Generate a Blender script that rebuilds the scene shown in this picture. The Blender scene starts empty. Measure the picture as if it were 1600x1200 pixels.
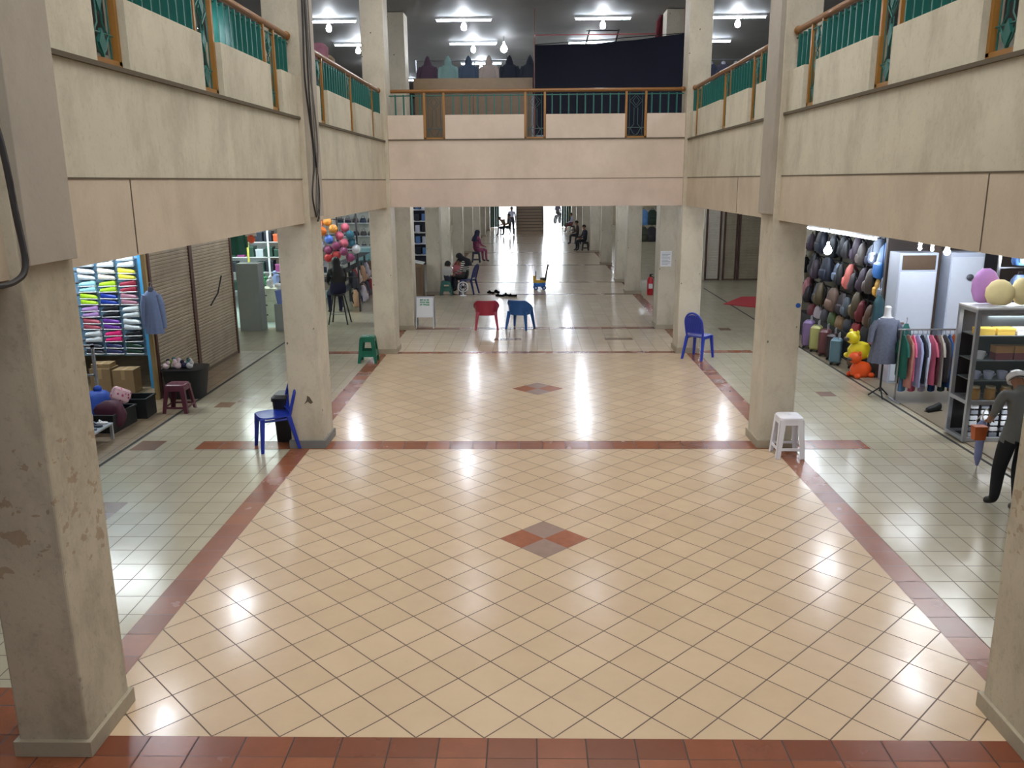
import bpy, math, random
from mathutils import Vector, Matrix

random.seed(7)
SC = bpy.context.scene
COL = SC.collection
PI = math.pi

# ---------------------------------------------------------------- camera
F, PITCH, YAW, ROLL = 1311.31, 0.2380, -0.0207, -0.0072
CAM = Vector((-0.1435, -4.5202, 3.3473))
cp, sp, cy_, sy_ = math.cos(PITCH), math.sin(PITCH), math.cos(YAW), math.sin(YAW)
vf = Vector((sy_*cp, cy_*cp, -sp)); r0 = Vector((cy_, -sy_, 0)); u0 = r0.cross(vf)
vr = math.cos(ROLL)*r0 + math.sin(ROLL)*u0
vu = -math.sin(ROLL)*r0 + math.cos(ROLL)*u0
cd = bpy.data.cameras.new('camera'); cam = bpy.data.objects.new('camera', cd); COL.objects.link(cam)
cd.sensor_width = 36; cd.lens = F/1600*36; cd.clip_start = 0.05; cd.clip_end = 400
cam.matrix_world = Matrix(((vr.x, vu.x, -vf.x, CAM.x), (vr.y, vu.y, -vf.y, CAM.y), (vr.z, vu.z, -vf.z, CAM.z), (0, 0, 0, 1)))
SC.camera = cam

# ---------------------------------------------------------------- world, daylight, exposure
w = bpy.data.worlds.new('sky'); SC.world = w; w.use_nodes = True
wb = w.node_tree.nodes['Background']; wb.inputs[0].default_value = (0.86, 0.92, 1, 1); wb.inputs[1].default_value = 2.8
SC.view_settings.view_transform = 'Standard'; SC.view_settings.look = 'None'
SC.view_settings.gamma = 1; SC.view_settings.use_curve_mapping = False
SC.view_settings.exposure = 0.0
SC.cycles.use_denoising = True
SC.cycles.max_bounces = 6; SC.cycles.diffuse_bounces = 4; SC.cycles.glossy_bounces = 4
SC.cycles.sample_clamp_indirect = 6.0

def area(name, loc, sx, sy, power, col=(1, 1, 1), rot=(0, 0, 0)):
    l = bpy.data.lights.new(name, 'AREA'); l.shape = 'RECTANGLE'; l.size = sx; l.size_y = sy
    l.energy = power; l.color = col
    o = bpy.data.objects.new(name, l); o.location = loc; o.rotation_euler = rot; COL.objects.link(o)
    return o
area('assumed_skylight_lamp', (0, 3.0, 9.9), 5.2, 16, 740, (1, 0.975, 0.94))     # area lamp under a closed roof; skylight over the well is assumed, not modelled
area('door_daylight', (0, 61.6, 1.7), 5.6, 3.0, 900, (0.88, 0.94, 1), (-PI/2, 0, 0))

# ---------------------------------------------------------------- helpers
def lin(c):
    c = c/255
    return c/12.92 if c <= 0.04045 else ((c+0.055)/1.055)**2.4
def rgb(c, k=1.0): return (min(1, lin(c[0])*k), min(1, lin(c[1])*k), min(1, lin(c[2])*k), 1)

def nt(name):
    m = bpy.data.materials.new(name); m.use_nodes = True
    t = m.node_tree; b = t.nodes['Principled BSDF']
    return m, t, b
def N(t, typ, **k):
    n = t.nodes.new(typ)
    for a, v in k.items(): setattr(n, a, v)
    return n
def mathn(t, op, a, b=None):
    n = N(t, 'ShaderNodeMath', operation=op)
    for i, v in enumerate((a, b)):
        if v is None: continue
        if isinstance(v, (int, float)): n.inputs[i].default_value = v
        else: t.links.new(v, n.inputs[i])
    return n.outputs[0]
def mix(t, f, a, b):
    n = N(t, 'ShaderNodeMix', data_type='RGBA')
    for i, v in ((0, f), (6, a), (7, b)):
        if isinstance(v, (int, float, tuple)): n.inputs[i].default_value = v
        else: t.links.new(v, n.inputs[i])
    return n.outputs[2]
def noise(t, vec, scale, detail=3, rough=.55):
    n = N(t, 'ShaderNodeTexNoise'); n.inputs['Scale'].default_value = scale
    n.inputs['Detail'].default_value = detail; n.inputs['Roughness'].default_value = rough
    t.links.new(vec, n.inputs['Vector']); return n.outputs['Fac']
def ramp(t, v, lo, hi):
    n = N(t, 'ShaderNodeMapRange'); n.inputs[1].default_value = lo; n.inputs[2].default_value = hi
    t.links.new(v, n.inputs[0]); return n.outputs[0]
def bump(t, b, h, strength, dist=.01):
    n = N(t, 'ShaderNodeBump'); n.inputs['Strength'].default_value = strength; n.inputs['Distance'].default_value = dist
    t.links.new(h, n.inputs['Height']); t.links.new(n.outputs[0], b.inputs['Normal'])

MC = {}
def pm(c, rough=.5, metal=0.0, var=.10, scale=9, bmp=0.0, name=None, emit=0, alpha=1, trans=0):
    """plain procedural material: two close tones mixed by noise"""
    key = (tuple(c), rough, metal, var, scale, bmp, emit, alpha, trans)
    if key in MC: return MC[key]
    m, t, b = nt(name or 'tone_%d_%d_%d' % tuple(c))
    g = N(t, 'ShaderNodeTexCoord').outputs['Object']
    f = noise(t, g, scale)
    t.links.new(mix(t, f, rgb(c, 1-var), rgb(c, 1+var)), b.inputs['Base Color'])
    b.inputs['Roughness'].default_value = rough; b.inputs['Metallic'].default_value = metal
    if trans: b.inputs['Transmission Weight'].default_value = trans; b.inputs['IOR'].default_value = 1.1
    if alpha < 1: b.inputs['Alpha'].default_value = alpha
    if emit:
        b.inputs['Emission Color'].default_value = rgb(c); b.inputs['Emission Strength'].default_value = emit
    if bmp: bump(t, b, noise(t, g, scale*4), bmp)
    MC[key] = m
    return m

def pattern(c1, c2, scale=14, thr=.5, rough=.7, c3=None):
    key = ('pat', tuple(c1), tuple(c2), scale, thr, c3)
    if key in MC: return MC[key]
    m, t, b = nt('pattern')
    g = N(t, 'ShaderNodeTexCoord').outputs['Object']
    v = N(t, 'ShaderNodeTexVoronoi'); v.inputs['Scale'].default_value = scale; t.links.new(g, v.inputs['Vector'])
    f = ramp(t, v.outputs['Distance'], thr-.05, thr+.05)
    a = rgb(c1)
    if c3:
        s = N(t, 'ShaderNodeSeparateColor'); t.links.new(v.outputs['Color'], s.inputs[0])
        a = mix(t, ramp(t, s.outputs[0], .5, .52), rgb(c1), rgb(c3))
    t.links.new(mix(t, f, a, rgb(c2)), b.inputs['Base Color'])
    b.inputs['Roughness'].default_value = rough
    MC[key] = m
    return m

def stripes(c1, c2, freq, axis=2, rough=.7, duty=.5):
    m, t, b = nt('stripes')
    g = N(t, 'ShaderNodeTexCoord').outputs['Object']
    s = N(t, 'ShaderNodeSeparateXYZ'); t.links.new(g, s.inputs[0])
    x = mathn(t, 'FRACT', mathn(t, 'MULTIPLY', s.outputs[axis], freq))
    f = mathn(t, 'GREATER_THAN', x, duty)
    t.links.new(mix(t, f, rgb(c1), rgb(c2)), b.inputs['Base Color']); b.inputs['Roughness'].default_value = rough
    return m

def plaster(name, c, dirt, amt=.5, streak=True, spots=0.0, peel=0.0):
    m, t, b = nt(name)
    g = N(t, 'ShaderNodeTexCoord').outputs['Object']
    base = mix(t, ramp(t, noise(t, g, 1.3, 4, .6), .35, .7), rgb(c), rgb(c, .86))
    if streak:
        mp = N(t, 'ShaderNodeMapping'); mp.inputs['Scale'].default_value = (2, 2, 1.1); t.links.new(g, mp.inputs[0])
        f = ramp(t, noise(t, mp.outputs[0], 1.2, 6, .72), .46, .85)
        base = mix(t, mathn(t, 'MULTIPLY', f, amt), base, rgb(dirt))
    f = ramp(t, noise(t, g, 22, 4, .7), .55, .9)
    base = mix(t, mathn(t, 'MULTIPLY', f, amt*.7), base, rgb(dirt))
    if spots:
        v = N(t, 'ShaderNodeTexVoronoi'); v.inputs['Scale'].default_value = 5.0
        mp = N(t, 'ShaderNodeMapping'); mp.inputs['Scale'].default_value = (1, 1, .8); t.links.new(g, mp.inputs[0])
        t.links.new(mp.outputs[0], v.inputs['Vector'])
        d = mathn(t, 'ADD', v.outputs['Distance'], mathn(t, 'MULTIPLY', noise(t, g, 30, 2), .10))
        f = mathn(t, 'LESS_THAN', d, .105)
        base = mix(t, mathn(t, 'MULTIPLY', f, spots), base, rgb((70, 60, 52)))
    if peel:
        # scuffed, peeled patches between knee and head height
        s = N(t, 'ShaderNodeSeparateXYZ'); t.links.new(g, s.inputs[0])
        h = mathn(t, 'MULTIPLY', mathn(t, 'GREATER_THAN', s.outputs[2], 1.15), mathn(t, 'LESS_THAN', s.outputs[2], 1.95))
        mp = N(t, 'ShaderNodeMapping'); mp.inputs['Scale'].default_value = (9, 9, 11); t.links.new(g, mp.inputs[0])
        f = mathn(t, 'GREATER_THAN', noise(t, mp.outputs[0], 1.0, 3, .6), .60)
        base = mix(t, mathn(t, 'MULTIPLY', mathn(t, 'MULTIPLY', f, h), peel), base, rgb((136, 108, 78)))
    t.links.new(base, b.inputs['Base Color']); b.inputs['Roughness'].default_value = .62
    bump(t, b, noise(t, g, 40, 4), .12)
    return m

def tilemat(name, c1, c2, grout, tw, th, rot=0.0, rough=.16, mortar=.0035, tilt=.010, warp=.02, var=.25, spec=.5):
    m, t, b = nt(name)
    g = N(t, 'ShaderNodeTexCoord').outputs['Object']
    mp = N(t, 'ShaderNodeMapping'); mp.inputs['Rotation'].default_value = (0, 0, rot); t.links.new(g, mp.inputs[0])
    br = N(t, 'ShaderNodeTexBrick'); br.offset = 0; br.squash = 1
    for k, v in (('Color1', rgb(c1)), ('Color2', rgb(c2)), ('Mortar', rgb(grout))): br.inputs[k].default_value = v
    for k, v in (('Scale', 1), ('Mortar Size', mortar), ('Mortar Smooth', .3), ('Bias', 0), ('Brick Width', tw), ('Row Height', th)):
        br.inputs[k].default_value = v
    t.links.new(mp.outputs[0], br.inputs['Vector'])
    n = noise(t, g, 3.0, 5, .7)
    c = mix(t, mathn(t, 'MULTIPLY', ramp(t, n, .3, .8), var), br.outputs['Color'], rgb([x*.82 for x in c2]))
    t.links.new(c, b.inputs['Base Color'])
    b.inputs['Specular IOR Level'].default_value = spec
    dv = N(t, 'ShaderNodeVectorMath', operation='DIVIDE'); dv.inputs[1].default_value = (tw, th, 1); t.links.new(mp.outputs[0], dv.inputs[0])
    fl = N(t, 'ShaderNodeVectorMath', operation='FLOOR'); t.links.new(dv.outputs[0], fl.inputs[0])
    wn = N(t, 'ShaderNodeTexWhiteNoise'); t.links.new(fl.outputs[0], wn.inputs['Vector'])
    sb = N(t, 'ShaderNodeVectorMath', operation='SUBTRACT'); sb.inputs[1].default_value = (.5, .5, .5); t.links.new(wn.outputs['Color'], sb.inputs[0])
    sc = N(t, 'ShaderNodeVectorMath', operation='MULTIPLY'); sc.inputs[1].default_value = (tilt, tilt, 0); t.links.new(sb.outputs[0], sc.inputs[0])
    bp = N(t, 'ShaderNodeBump'); bp.inputs['Strength'].default_value = warp; bp.inputs['Distance'].default_value = .05
    hh = mathn(t, 'SUBTRACT', noise(t, g, 5, 2), mathn(t, 'MULTIPLY', br.outputs['Fac'], .25))
    t.links.new(hh, bp.inputs['Height'])
    ad = N(t, 'ShaderNodeVectorMath', operation='ADD'); t.links.new(bp.outputs[0], ad.inputs[0]); t.links.new(sc.outputs[0], ad.inputs[1])
    nm = N(t, 'ShaderNodeVectorMath', operation='NORMALIZE'); t.links.new(ad.outputs[0], nm.inputs[0])
    t.links.new(nm.outputs[0], b.inputs['Normal'])
    r = N(t, 'ShaderNodeMapRange'); r.inputs[3].default_value = rough; r.inputs[4].default_value = rough+.12
    t.links.new(noise(t, g, 1.7, 4), r.inputs[0])
    rr = mathn(t, 'ADD', r.outputs[0], mathn(t, 'MULTIPLY', br.outputs['Fac'], .4))
    t.links.new(rr, b.inputs['Roughness'])
    return m

class MB:
    """collects shapes in one mesh"""
    def __init__(s): s.v = []; s.f = []; s.m = []; s.T = Matrix.Identity(4)
    def add(s, vs, fs, m=0):
        k = len(s.v); s.v += [s.T @ Vector(p) for p in vs]
        s.f += [[i+k for i in f] for f in fs]; s.m += [m]*len(fs); return s
    def box(s, x0, x1, y0, y1, z0, z1, m=0):
        vs = [(x, y, z) for z in (z0, z1) for y in (y0, y1) for x in (x0, x1)]
        return s.add(vs, [(0, 2, 3, 1), (4, 5, 7, 6), (0, 1, 5, 4), (2, 6, 7, 3), (0, 4, 6, 2), (1, 3, 7, 5)], m)
    def cbox(s, c, d, m=0, rz=0):
        T = s.T; s.T = T @ Matrix.Translation(c) @ Matrix.Rotation(rz, 4, 'Z')
        s.box(-d[0]/2, d[0]/2, -d[1]/2, d[1]/2, -d[2]/2, d[2]/2, m); s.T = T; return s
    def frustum(s, a, b, m=0):
        """a, b: (cx, cy, z, hx, hy) lower and upper rectangles"""
        vs = [(q[0]+i*q[3], q[1]+j*q[4], q[2]) for q in (a, b) for i, j in ((-1, -1), (1, -1), (1, 1), (-1, 1))]
        return s.add(vs, [(3, 2, 1, 0), (4, 5, 6, 7), (0, 1, 5, 4), (1, 2, 6, 5), (2, 3, 7, 6), (3, 0, 4, 7)], m)
    def tube(s, pts, r, n=8, m=0, r2=None, close=False):
        pts = [Vector(p) for p in pts]; L = len(pts); rs = r if isinstance(r, (list, tuple)) else [r + ((r2-r)*i/(L-1) if r2 is not None else 0) for i in range(L)]
        vs = []; prev = None
        for i, p in enumerate(pts):
            if close: d = pts[(i+1) % L]-pts[i-1]
            else: d = pts[min(i+1, L-1)]-pts[max(i-1, 0)]
            d.normalize()
            if prev is None:
                a = Vector((0, 0, 1)) if abs(d.z) < .9 else Vector((1, 0, 0)); x = d.cross(a).normalized()
            else: x = (prev - d*prev.dot(d)).normalized()
            prev = x; y = d.cross(x)
            vs += [p + rs[i]*(math.cos(2*PI*k/n)*x + math.sin(2*PI*k/n)*y) for k in range(n)]
        fs = []
        for i in range(L if close else L-1):
            for k in range(n):
                j = (i+1) % L
                fs.append((i*n+k, i*n+(k+1) % n, j*n+(k+1) % n, j*n+k))
        if not close: fs += [tuple(range(n))[::-1], tuple(range((L-1)*n, L*n))]
        return s.add(vs, fs, m)
    def lathe(s, prof, c=(0, 0, 0), n=16, m=0):
        vs = []; L = len(prof)
        for r, z in prof: vs += [(c[0]+r*math.cos(2*PI*k/n), c[1]+r*math.sin(2*PI*k/n), c[2]+z) for k in range(n)]
        fs = [(i*n+k, i*n+(k+1) % n, (i+1)*n+(k+1) % n, (i+1)*n+k) for i in range(L-1) for k in range(n)]
        fs += [tuple(range(n))[::-1], tuple(range((L-1)*n, L*n))]
        return s.add(vs, fs, m)
    def ball(s, c, r, n=12, m=0):
        rx, ry, rz = r if isinstance(r, (tuple, list)) else (r, r, r); h = n//2+1
        vs = []; fs = []
        for i in range(1, h):
            a = PI*i/h
            vs += [(c[0]+rx*math.sin(a)*math.cos(2*PI*k/n), c[1]+ry*math.sin(a)*math.sin(2*PI*k/n), c[2]-rz*math.cos(a)) for k in range(n)]
        for i in range(h-2):
            fs += [(i*n+k, i*n+(k+1) % n, (i+1)*n+(k+1) % n, (i+1)*n+k) for k in range(n)]
        b = len(vs); vs += [(c[0], c[1], c[2]-rz), (c[0], c[1], c[2]+rz)]
        fs += [(b, (k+1) % n, k) for k in range(n)]; o = (h-2)*n
        fs += [(b+1, o+k, o+(k+1) % n) for k in range(n)]
        return s.add(vs, fs, m)
    def loft(s, secs, n=16, m=0, p=2.0, rip=0, rk=7, axis='z'):
        """secs: (cx, cy, h, rx, ry) super-ellipse sections stacked along z (or laid along x)"""
        vs = []; L = len(secs)
        for i, (cx, cy, h, rx, ry) in enumerate(secs):
            for k in range(n):
                a = 2*PI*k/n; ca, sa = math.cos(a), math.sin(a)
                q = 1 + rip*math.sin(rk*a+1.3*math.sin(i*.35))*(i/(L-1))
                x = abs(ca)**(2/p)*math.copysign(1, ca)*rx*q; y = abs(sa)**(2/p)*math.copysign(1, sa)*ry*q
                vs.append((cx+x, cy+y, h) if axis == 'z' else (h, cx+x, cy+y))
        fs = [(i*n+k, i*n+(k+1) % n, (i+1)*n+(k+1) % n, (i+1)*n+k) for i in range(L-1) for k in range(n)]
        fs += [tuple(range(n))[::-1], tuple(range((L-1)*n, L*n))]
        return s.add(vs, fs, m)
    def prism(s, poly, a, b, plane='xz', m=0):
        """poly in a plane extruded from a to b along the third axis"""
        def P(u, v, d): return {'xz': (u, d, v), 'yz': (d, u, v), 'xy': (u, v, d)}[plane]
        n = len(poly); vs = [P(u, v, a) for u, v in poly]+[P(u, v, b) for u, v in poly]
        fs = [tuple(range(n)), tuple(range(n, 2*n))[::-1]]+[(i, i+n, (i+1) % n+n, (i+1) % n) for i in range(n)]
        return s.add(vs, fs, m)
    def build(s, name, mats, parent=None, smooth=35, bevel=0, loc=None, rz=0):
        me = bpy.data.meshes.new(name); me.from_pydata([tuple(v) for v in s.v], [], s.f)
        if not isinstance(mats, (list, tuple)): mats = [mats]
        for m in mats: me.materials.append(m)
        me.polygons.foreach_set('material_index', s.m); me.validate()
        import bmesh
        bm = bmesh.new(); bm.from_mesh(me); bmesh.ops.recalc_face_normals(bm, faces=bm.faces); bm.to_mesh(me); bm.free()
        if smooth:
            me.shade_smooth(); me.set_sharp_from_angle(angle=math.radians(smooth))
        me.update()
        o = bpy.data.objects.new(name, me); COL.objects.link(o)
        if bevel:
            md = o.modifiers.new('bevel', 'BEVEL'); md.width = bevel; md.segments = 2; md.limit_method = 'ANGLE'; md.angle_limit = math.radians(40)
        if parent: o.parent = parent
        if loc is not None: o.location = loc
        if rz: o.rotation_euler = (0, 0, rz)
        return o

def tag(o, label, cat, group=None, kind=None):
    o['label'] = label; o['category'] = cat
    if group: o['group'] = group
    if kind: o['kind'] = kind
    return o
def thing(name, label, cat, loc=(0, 0, 0), rz=0, group=None):
    o = bpy.data.objects.new(name, None); o.empty_display_size = .1; COL.objects.link(o)
    o.location = loc; o.rotation_euler = (0, 0, rz)
    return tag(o, label, cat, group)
def structure(o): o['kind'] = 'structure'; return o
def copy_tree(o, parent=None):
    c = o.copy(); COL.objects.link(c)
    if parent: c.parent = parent
    for ch in list(o.children): copy_tree(ch, c)
    return c
def S(name, mats, x0, x1, y0, y1, z0, z1, **k):
    """structural box whose object origin is its lower left corner"""
    o = MB().box(0, x1-x0, 0, y1-y0, 0, z1-z0).build(name, mats, smooth=0, loc=(x0, y0, z0), **k)
    return structure(o)

# ---------------------------------------------------------------- materials
M_wall = plaster('painted_concrete', (206, 200, 181), (126, 118, 98), .65)
M_wall_low = plaster('painted_concrete_band', (204, 190, 170), (134, 120, 102), .4)
M_pillar = plaster('pillar_paint', (200, 191, 172), (118, 106, 86), .6, spots=.8)
M_pillar_near = plaster('scuffed_pillar_paint', (186, 177, 156), (104, 94, 76), .8, spots=.35, peel=.5)
M_clad = plaster('grey_pilaster', (168, 160, 148), (120, 112, 100), .4)
M_skirt = plaster('skirting_tile', (164, 154, 134), (96, 86, 70), .6, streak=False)
M_skirt_g = plaster('grey_skirting_tile', (120, 120, 118), (80, 80, 78), .5, streak=False)
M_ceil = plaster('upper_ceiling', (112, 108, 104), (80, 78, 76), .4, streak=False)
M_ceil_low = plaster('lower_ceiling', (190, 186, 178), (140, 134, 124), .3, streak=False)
M_dirt = pm((92, 82, 68), .9, name='grime')
M_ledge_shade = pm((88, 79, 64), .8, name='ledge_shade')  # dark tone paints in the shade of the recess below the parapet
T_diag = tilemat('beige_diagonal_tile', (206, 182, 154), (199, 175, 147), (72, 54, 40), .3, .3, -PI/4, rough=.13, mortar=.0055)
T_aisle = tilemat('cream_aisle_tile', (190, 182, 160), (182, 174, 152), (70, 60, 46), .25, .3, 0, rough=.13, mortar=.005)
T_cross = tilemat('cream_corridor_tile', (210, 193, 172), (202, 184, 162), (76, 60, 48), .3, .245, 0, rough=.11, mortar=.0055)
T_terra = tilemat('terracotta_tile', (152, 90, 60), (120, 68, 46), (60, 40, 32), .3, .3, 0, rough=.2, var=.5, mortar=.006)
T_terra_n = tilemat('terracotta_half_tile', (140, 80, 54), (116, 64, 44), (56, 38, 30), .3, .3, 0, rough=.2, var=.5, mortar=.006)
T_terra2 = tilemat('terracotta_edge_tile', (150, 94, 66), (126, 76, 54), (80, 56, 42), .25, .3, 0, rough=.2, var=.5, mortar=.004)
M_terra = pm((146, 86, 60), .22, name='terracotta', var=.25, scale=12)
M_mauve = pm((146, 122, 112), .22, name='mauve_tile', var=.15)
M_terra_d = pm((128, 100, 80), .25, name='brown_tile', var=.2)
M_drain = pm((34, 30, 28), .8, name='drain_slot')
M_gold = pm((150, 104, 40), .35, name='golden_brown_paint', var=.2)
M_rail = pm((128, 84, 34), .3, name='handrail_varnish', var=.2)
M_teal = pm((16, 92, 84), .4, name='teal_paint')
M_iron = pm((60, 84, 84), .4, name='wrought_iron')
M_black = pm((16, 16, 18), .5, name='black')
M_cable = pm((38, 36, 38), .55, name='cable_black')
M_cable_g = pm((104, 100, 98), .55, name='cable_grey')
M_white = pm((226, 228, 232), .4, name='white_plastic', var=.04)
M_metal = pm((150, 152, 156), .3, .9, name='steel')
M_alu = pm((176, 180, 190), .35, .6, name='aluminium')
M_tube = pm((226, 240, 255), .4, name='fluorescent_tube', emit=45)
M_bulb = pm((240, 246, 255), .4, name='lit_bulb', emit=190)
M_glass = pm((200, 222, 226), .05, name='glass', alpha=.06)

# ---------------------------------------------------------------- floor
def slab(name, mat, x0, x1, y0, y1, z=0.0, th=.05):
    o = MB().box(0, x1-x0, 0, y1-y0, -th, 0).build(name, mat, smooth=0, loc=(x0, y0, z)); return structure(o)
W = 2.97
slab('floor', T_diag, -W, W, 0, 5.73)
slab('floor', T_diag, -W, W, 6.08, 11.85)
slab('floor', T_terra, -12.1, 12.1, -9.1, -.19); slab('floor', T_terra_n, -12.1, 12.1, -.19, 0)
slab('floor', T_terra, -W, W, 5.73, 6.08)
slab('floor', T_terra, -W, W, 11.85, 12.05)
slab('floor', T_cross, -W, W, 12.05, 14.62)
slab('floor', T_terra, -W, W, 14.62, 14.92)
slab('floor', T_cross, -W, W, 14.92, 62)
for s in (-1, 1):
    a, b = sorted((s*W, s*(W+.25))); slab('floor', T_terra2, a, b, 0, 62)
    a, b = sorted((s*(W+.25), s*12.1)); slab('floor', T_aisle, a, b, 0, 62)
slab('ground_outside', pm((214, 214, 210), .7, name='bleached_paving'), -30, 30, 62, 110, -.03)['kind'] = 'structure'
k_trim = 0
def trim(mat, x0, x1, y0, y1, z0=0.0, z1=.0015):
    global k_trim; k_trim += 1
    return S('trim_%d' % k_trim, mat, x0, x1, y0, y1, z0, z1)
for y in (20.75, 23.8, 29.7, 35.8, 41.8, 47.8): trim(T_terra, -W, W, y-.1, y+.1)
trim(T_terra, -4.47, -3.22, 5.73, 6.08); trim(M_terra_d, -5.3, -4.97, 5.7, 6.1); trim(T_terra, 3.22, 4.2, 5.73, 6.1)
trim(T_terra, -4.2, -3.22, 11.85, 12.1); trim(T_terra, 3.22, 4.3, 11.85, 12.1); trim(T_terra, -4, -3.22, 0, .5)
for x, y, m in ((-4.97, 3.6, M_mauve), (-4.72, 3.3, M_mauve), (-4.72, 3.6, M_terra_d), (-4.97, 7.8, M_terra_d), (-4.72, 8.1, M_terra_d), (4.22, 2.1, M_mauve), (4.47, 2.4, M_mauve),
                (-.9, 13.27, M_terra_d), (-.6, 13.27, M_terra_d), (1.5, 13.27, M_terra_d), (1.8, 13.27, M_terra_d), (4.47, 8.4, M_mauve), (4.22, 14.4, M_terra_d), (4.22, 10.2, M_mauve)):
    trim(m, x, x+.25 if abs(x) > 3 else x+.3, y, y+.3 if abs(x) > 3 else y+.245)
for s in (-1, 1):
    trim(M_drain, *sorted((s*5.36, s*5.40)), 0, 22 if s > 0 else 13.2, 0, .003)
# two by two diamonds in the middle of each bay
for yc in (2.97, 8.95):
    for i, (dx, dy) in enumerate(((0, 1), (0, -1), (1, 0), (-1, 0))):
        h = .2121; x, y = dx*h, yc+dy*h
        b = MB().prism([(x-h, y), (x, y-h), (x+h, y), (x, y+h)], 0, .0012, 'xy')
        k_trim += 1; structure(b.build('trim_%d' % k_trim, M_mauve if dx == 0 else M_terra, smooth=0))

# ---------------------------------------------------------------- shell of the building
XB = 2.856; YB = 11.95
S('ceiling', M_ceil_low, -12, -XB-.3, -9, 62, 3.35, 4.10); S('ceiling', M_ceil_low, XB+.3, 12, -9, 62, 3.35, 4.10)
S('ceiling', M_ceil_low, -XB-.3, XB+.3, YB+.3, 62, 3.35, 4.10)
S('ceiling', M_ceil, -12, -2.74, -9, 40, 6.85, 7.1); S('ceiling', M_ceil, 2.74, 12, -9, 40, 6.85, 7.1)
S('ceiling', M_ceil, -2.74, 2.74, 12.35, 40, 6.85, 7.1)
S('ceiling', M_wall, -3.2, 3.2, -9, 12.6, 10.0, 10.2)
for s in (-1, 1): S('wall_left' if s < 0 else 'wall_right', M_wall, *sorted((s*2.8, s*3.1)), -9, 12.6, 7.1, 10.0)
S('wall_back', M_wall, -2.8, 2.8, 12.3, 12.6, 7.1, 10.0)
S('wall_front', M_wall, -12, 12, -9.3, -9, 0, 3.4); S('wall_front', M_wall, -12, 12, -9.3, -9, 9.4, 10.2)
for a, c in ((-12, -3.0), (3.0, 12)): S('wall_front', M_wall, a, c, -9.3, -9, 3.4, 9.4)  # opening in this unseen wall is added to let in fill light
po = area('added_window_portal', (0, -9.15, 6.4), 6, 6, 1, (1, 1, 1), (PI/2, 0, 0)); po.data.cycles.is_portal = True
for i in range(5): structure(MB().box(-.04, .04, -.04, .04, 0, 6).build('added_window_1', pm((120, 110, 96), .5), smooth=0, loc=(-2.4+1.2*i, -9.15, 3.4)))  # bars of the added opening, no window is known here
S('wall_left', M_wall, -12.3, -12, -9, 62, 0, 7.0); S('wall_right', M_wall, 12, 12.3, -9, 62, 0, 7.0)
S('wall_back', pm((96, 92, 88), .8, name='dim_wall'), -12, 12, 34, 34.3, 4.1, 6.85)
S('wall_back', M_wall, -12, -2.95, 62, 62.3, 0, 3.35); S('wall_back', M_wall, 2.95, 12, 62, 62.3, 0, 3.35)

# beams round the well: fascia in two bands, a lip in painted shade, the parapet blocks above with slots between
SL = [(-6.9, -6.45), (-4.8, -4.35), (-2.6, -2.15), (1.05, 1.50), (2.88, 3.33), (4.80, 5.20), (6.95, 7.38), (8.85, 9.25), (10.7, 11.1)]
SR = [(-6.9, -6.45), (-4.8, -4.35), (-2.6, -2.15), (1.07, 1.50), (2.93, 3.35), (4.84, 5.22), (7.20, 7.60), (8.9, 9.32), (11.1, 11.5)]
for s, slots in ((-1, SL), (1, SR)):
    nm = 'wall_left' if s < 0 else 'wall_right'
    b = MB(); X = lambda a: s*a
    def bx(b, a0, a1, y0, y1, z0, z1, m=0):
        b.box(min(s*a0, s*a1), max(s*a0, s*a1), y0, y1, z0, z1, m)
    bx(b, XB, XB+.3, -9, YB+.3, 2.86, 3.38, 1)
    bx(b, XB, XB+.3, -9, YB+.3, 3.38, 4.07, 0)
    bx(b, XB-.004, XB, -9, YB, 3.372, 3.384, 2)
    for yv in ((1.30,) if s < 0 else (1.16, 7.9)): bx(b, XB-.003, XB, yv, yv+.012, 2.87, 3.37, 2)
    y = -9
    for a, c in slots+[(YB, YB)]:
        if a > y: bx(b, XB, XB+.14, y, a, 4.07, 4.55)
        y = c
    structure(b.build(nm, [M_wall, M_wall_low, M_dirt], smooth=0))
    b = MB(); bx(b, XB-.028, XB, -9, YB, 4.062, 4.092); k_trim += 1; structure(b.build('trim_%d' % k_trim, M_ledge_shade, smooth=0))
SBk = [(-2.12, -1.71), (-.22, .19), (1.67, 2.08)]
b = MB(); b.box(-XB, XB, YB, YB+.3, 2.86, 3.38, 1); b.box(-XB, XB, YB, YB+.3, 3.38, 4.11, 0)
b.box(-XB, XB, YB-.004, YB, 3.373, 3.382, 2); x = -XB
for a, c in SBk+[(XB, XB)]:
    b.box(x, a, YB, YB+.14, 4.11, 4.55, 0); x = c
structure(b.build('wall_back', [plaster('painted_concrete_back', (214, 198, 184), (150, 132, 116), .25), plaster('painted_concrete_back_band', (212, 194, 182), (150, 132, 116), .25), M_dirt], smooth=0))
b = MB(); b.box(-XB, XB, YB-.02, YB, 4.095, 4.115); k_trim += 1; structure(b.build('trim_%d' % k_trim, M_ledge_shade, smooth=0))

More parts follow.
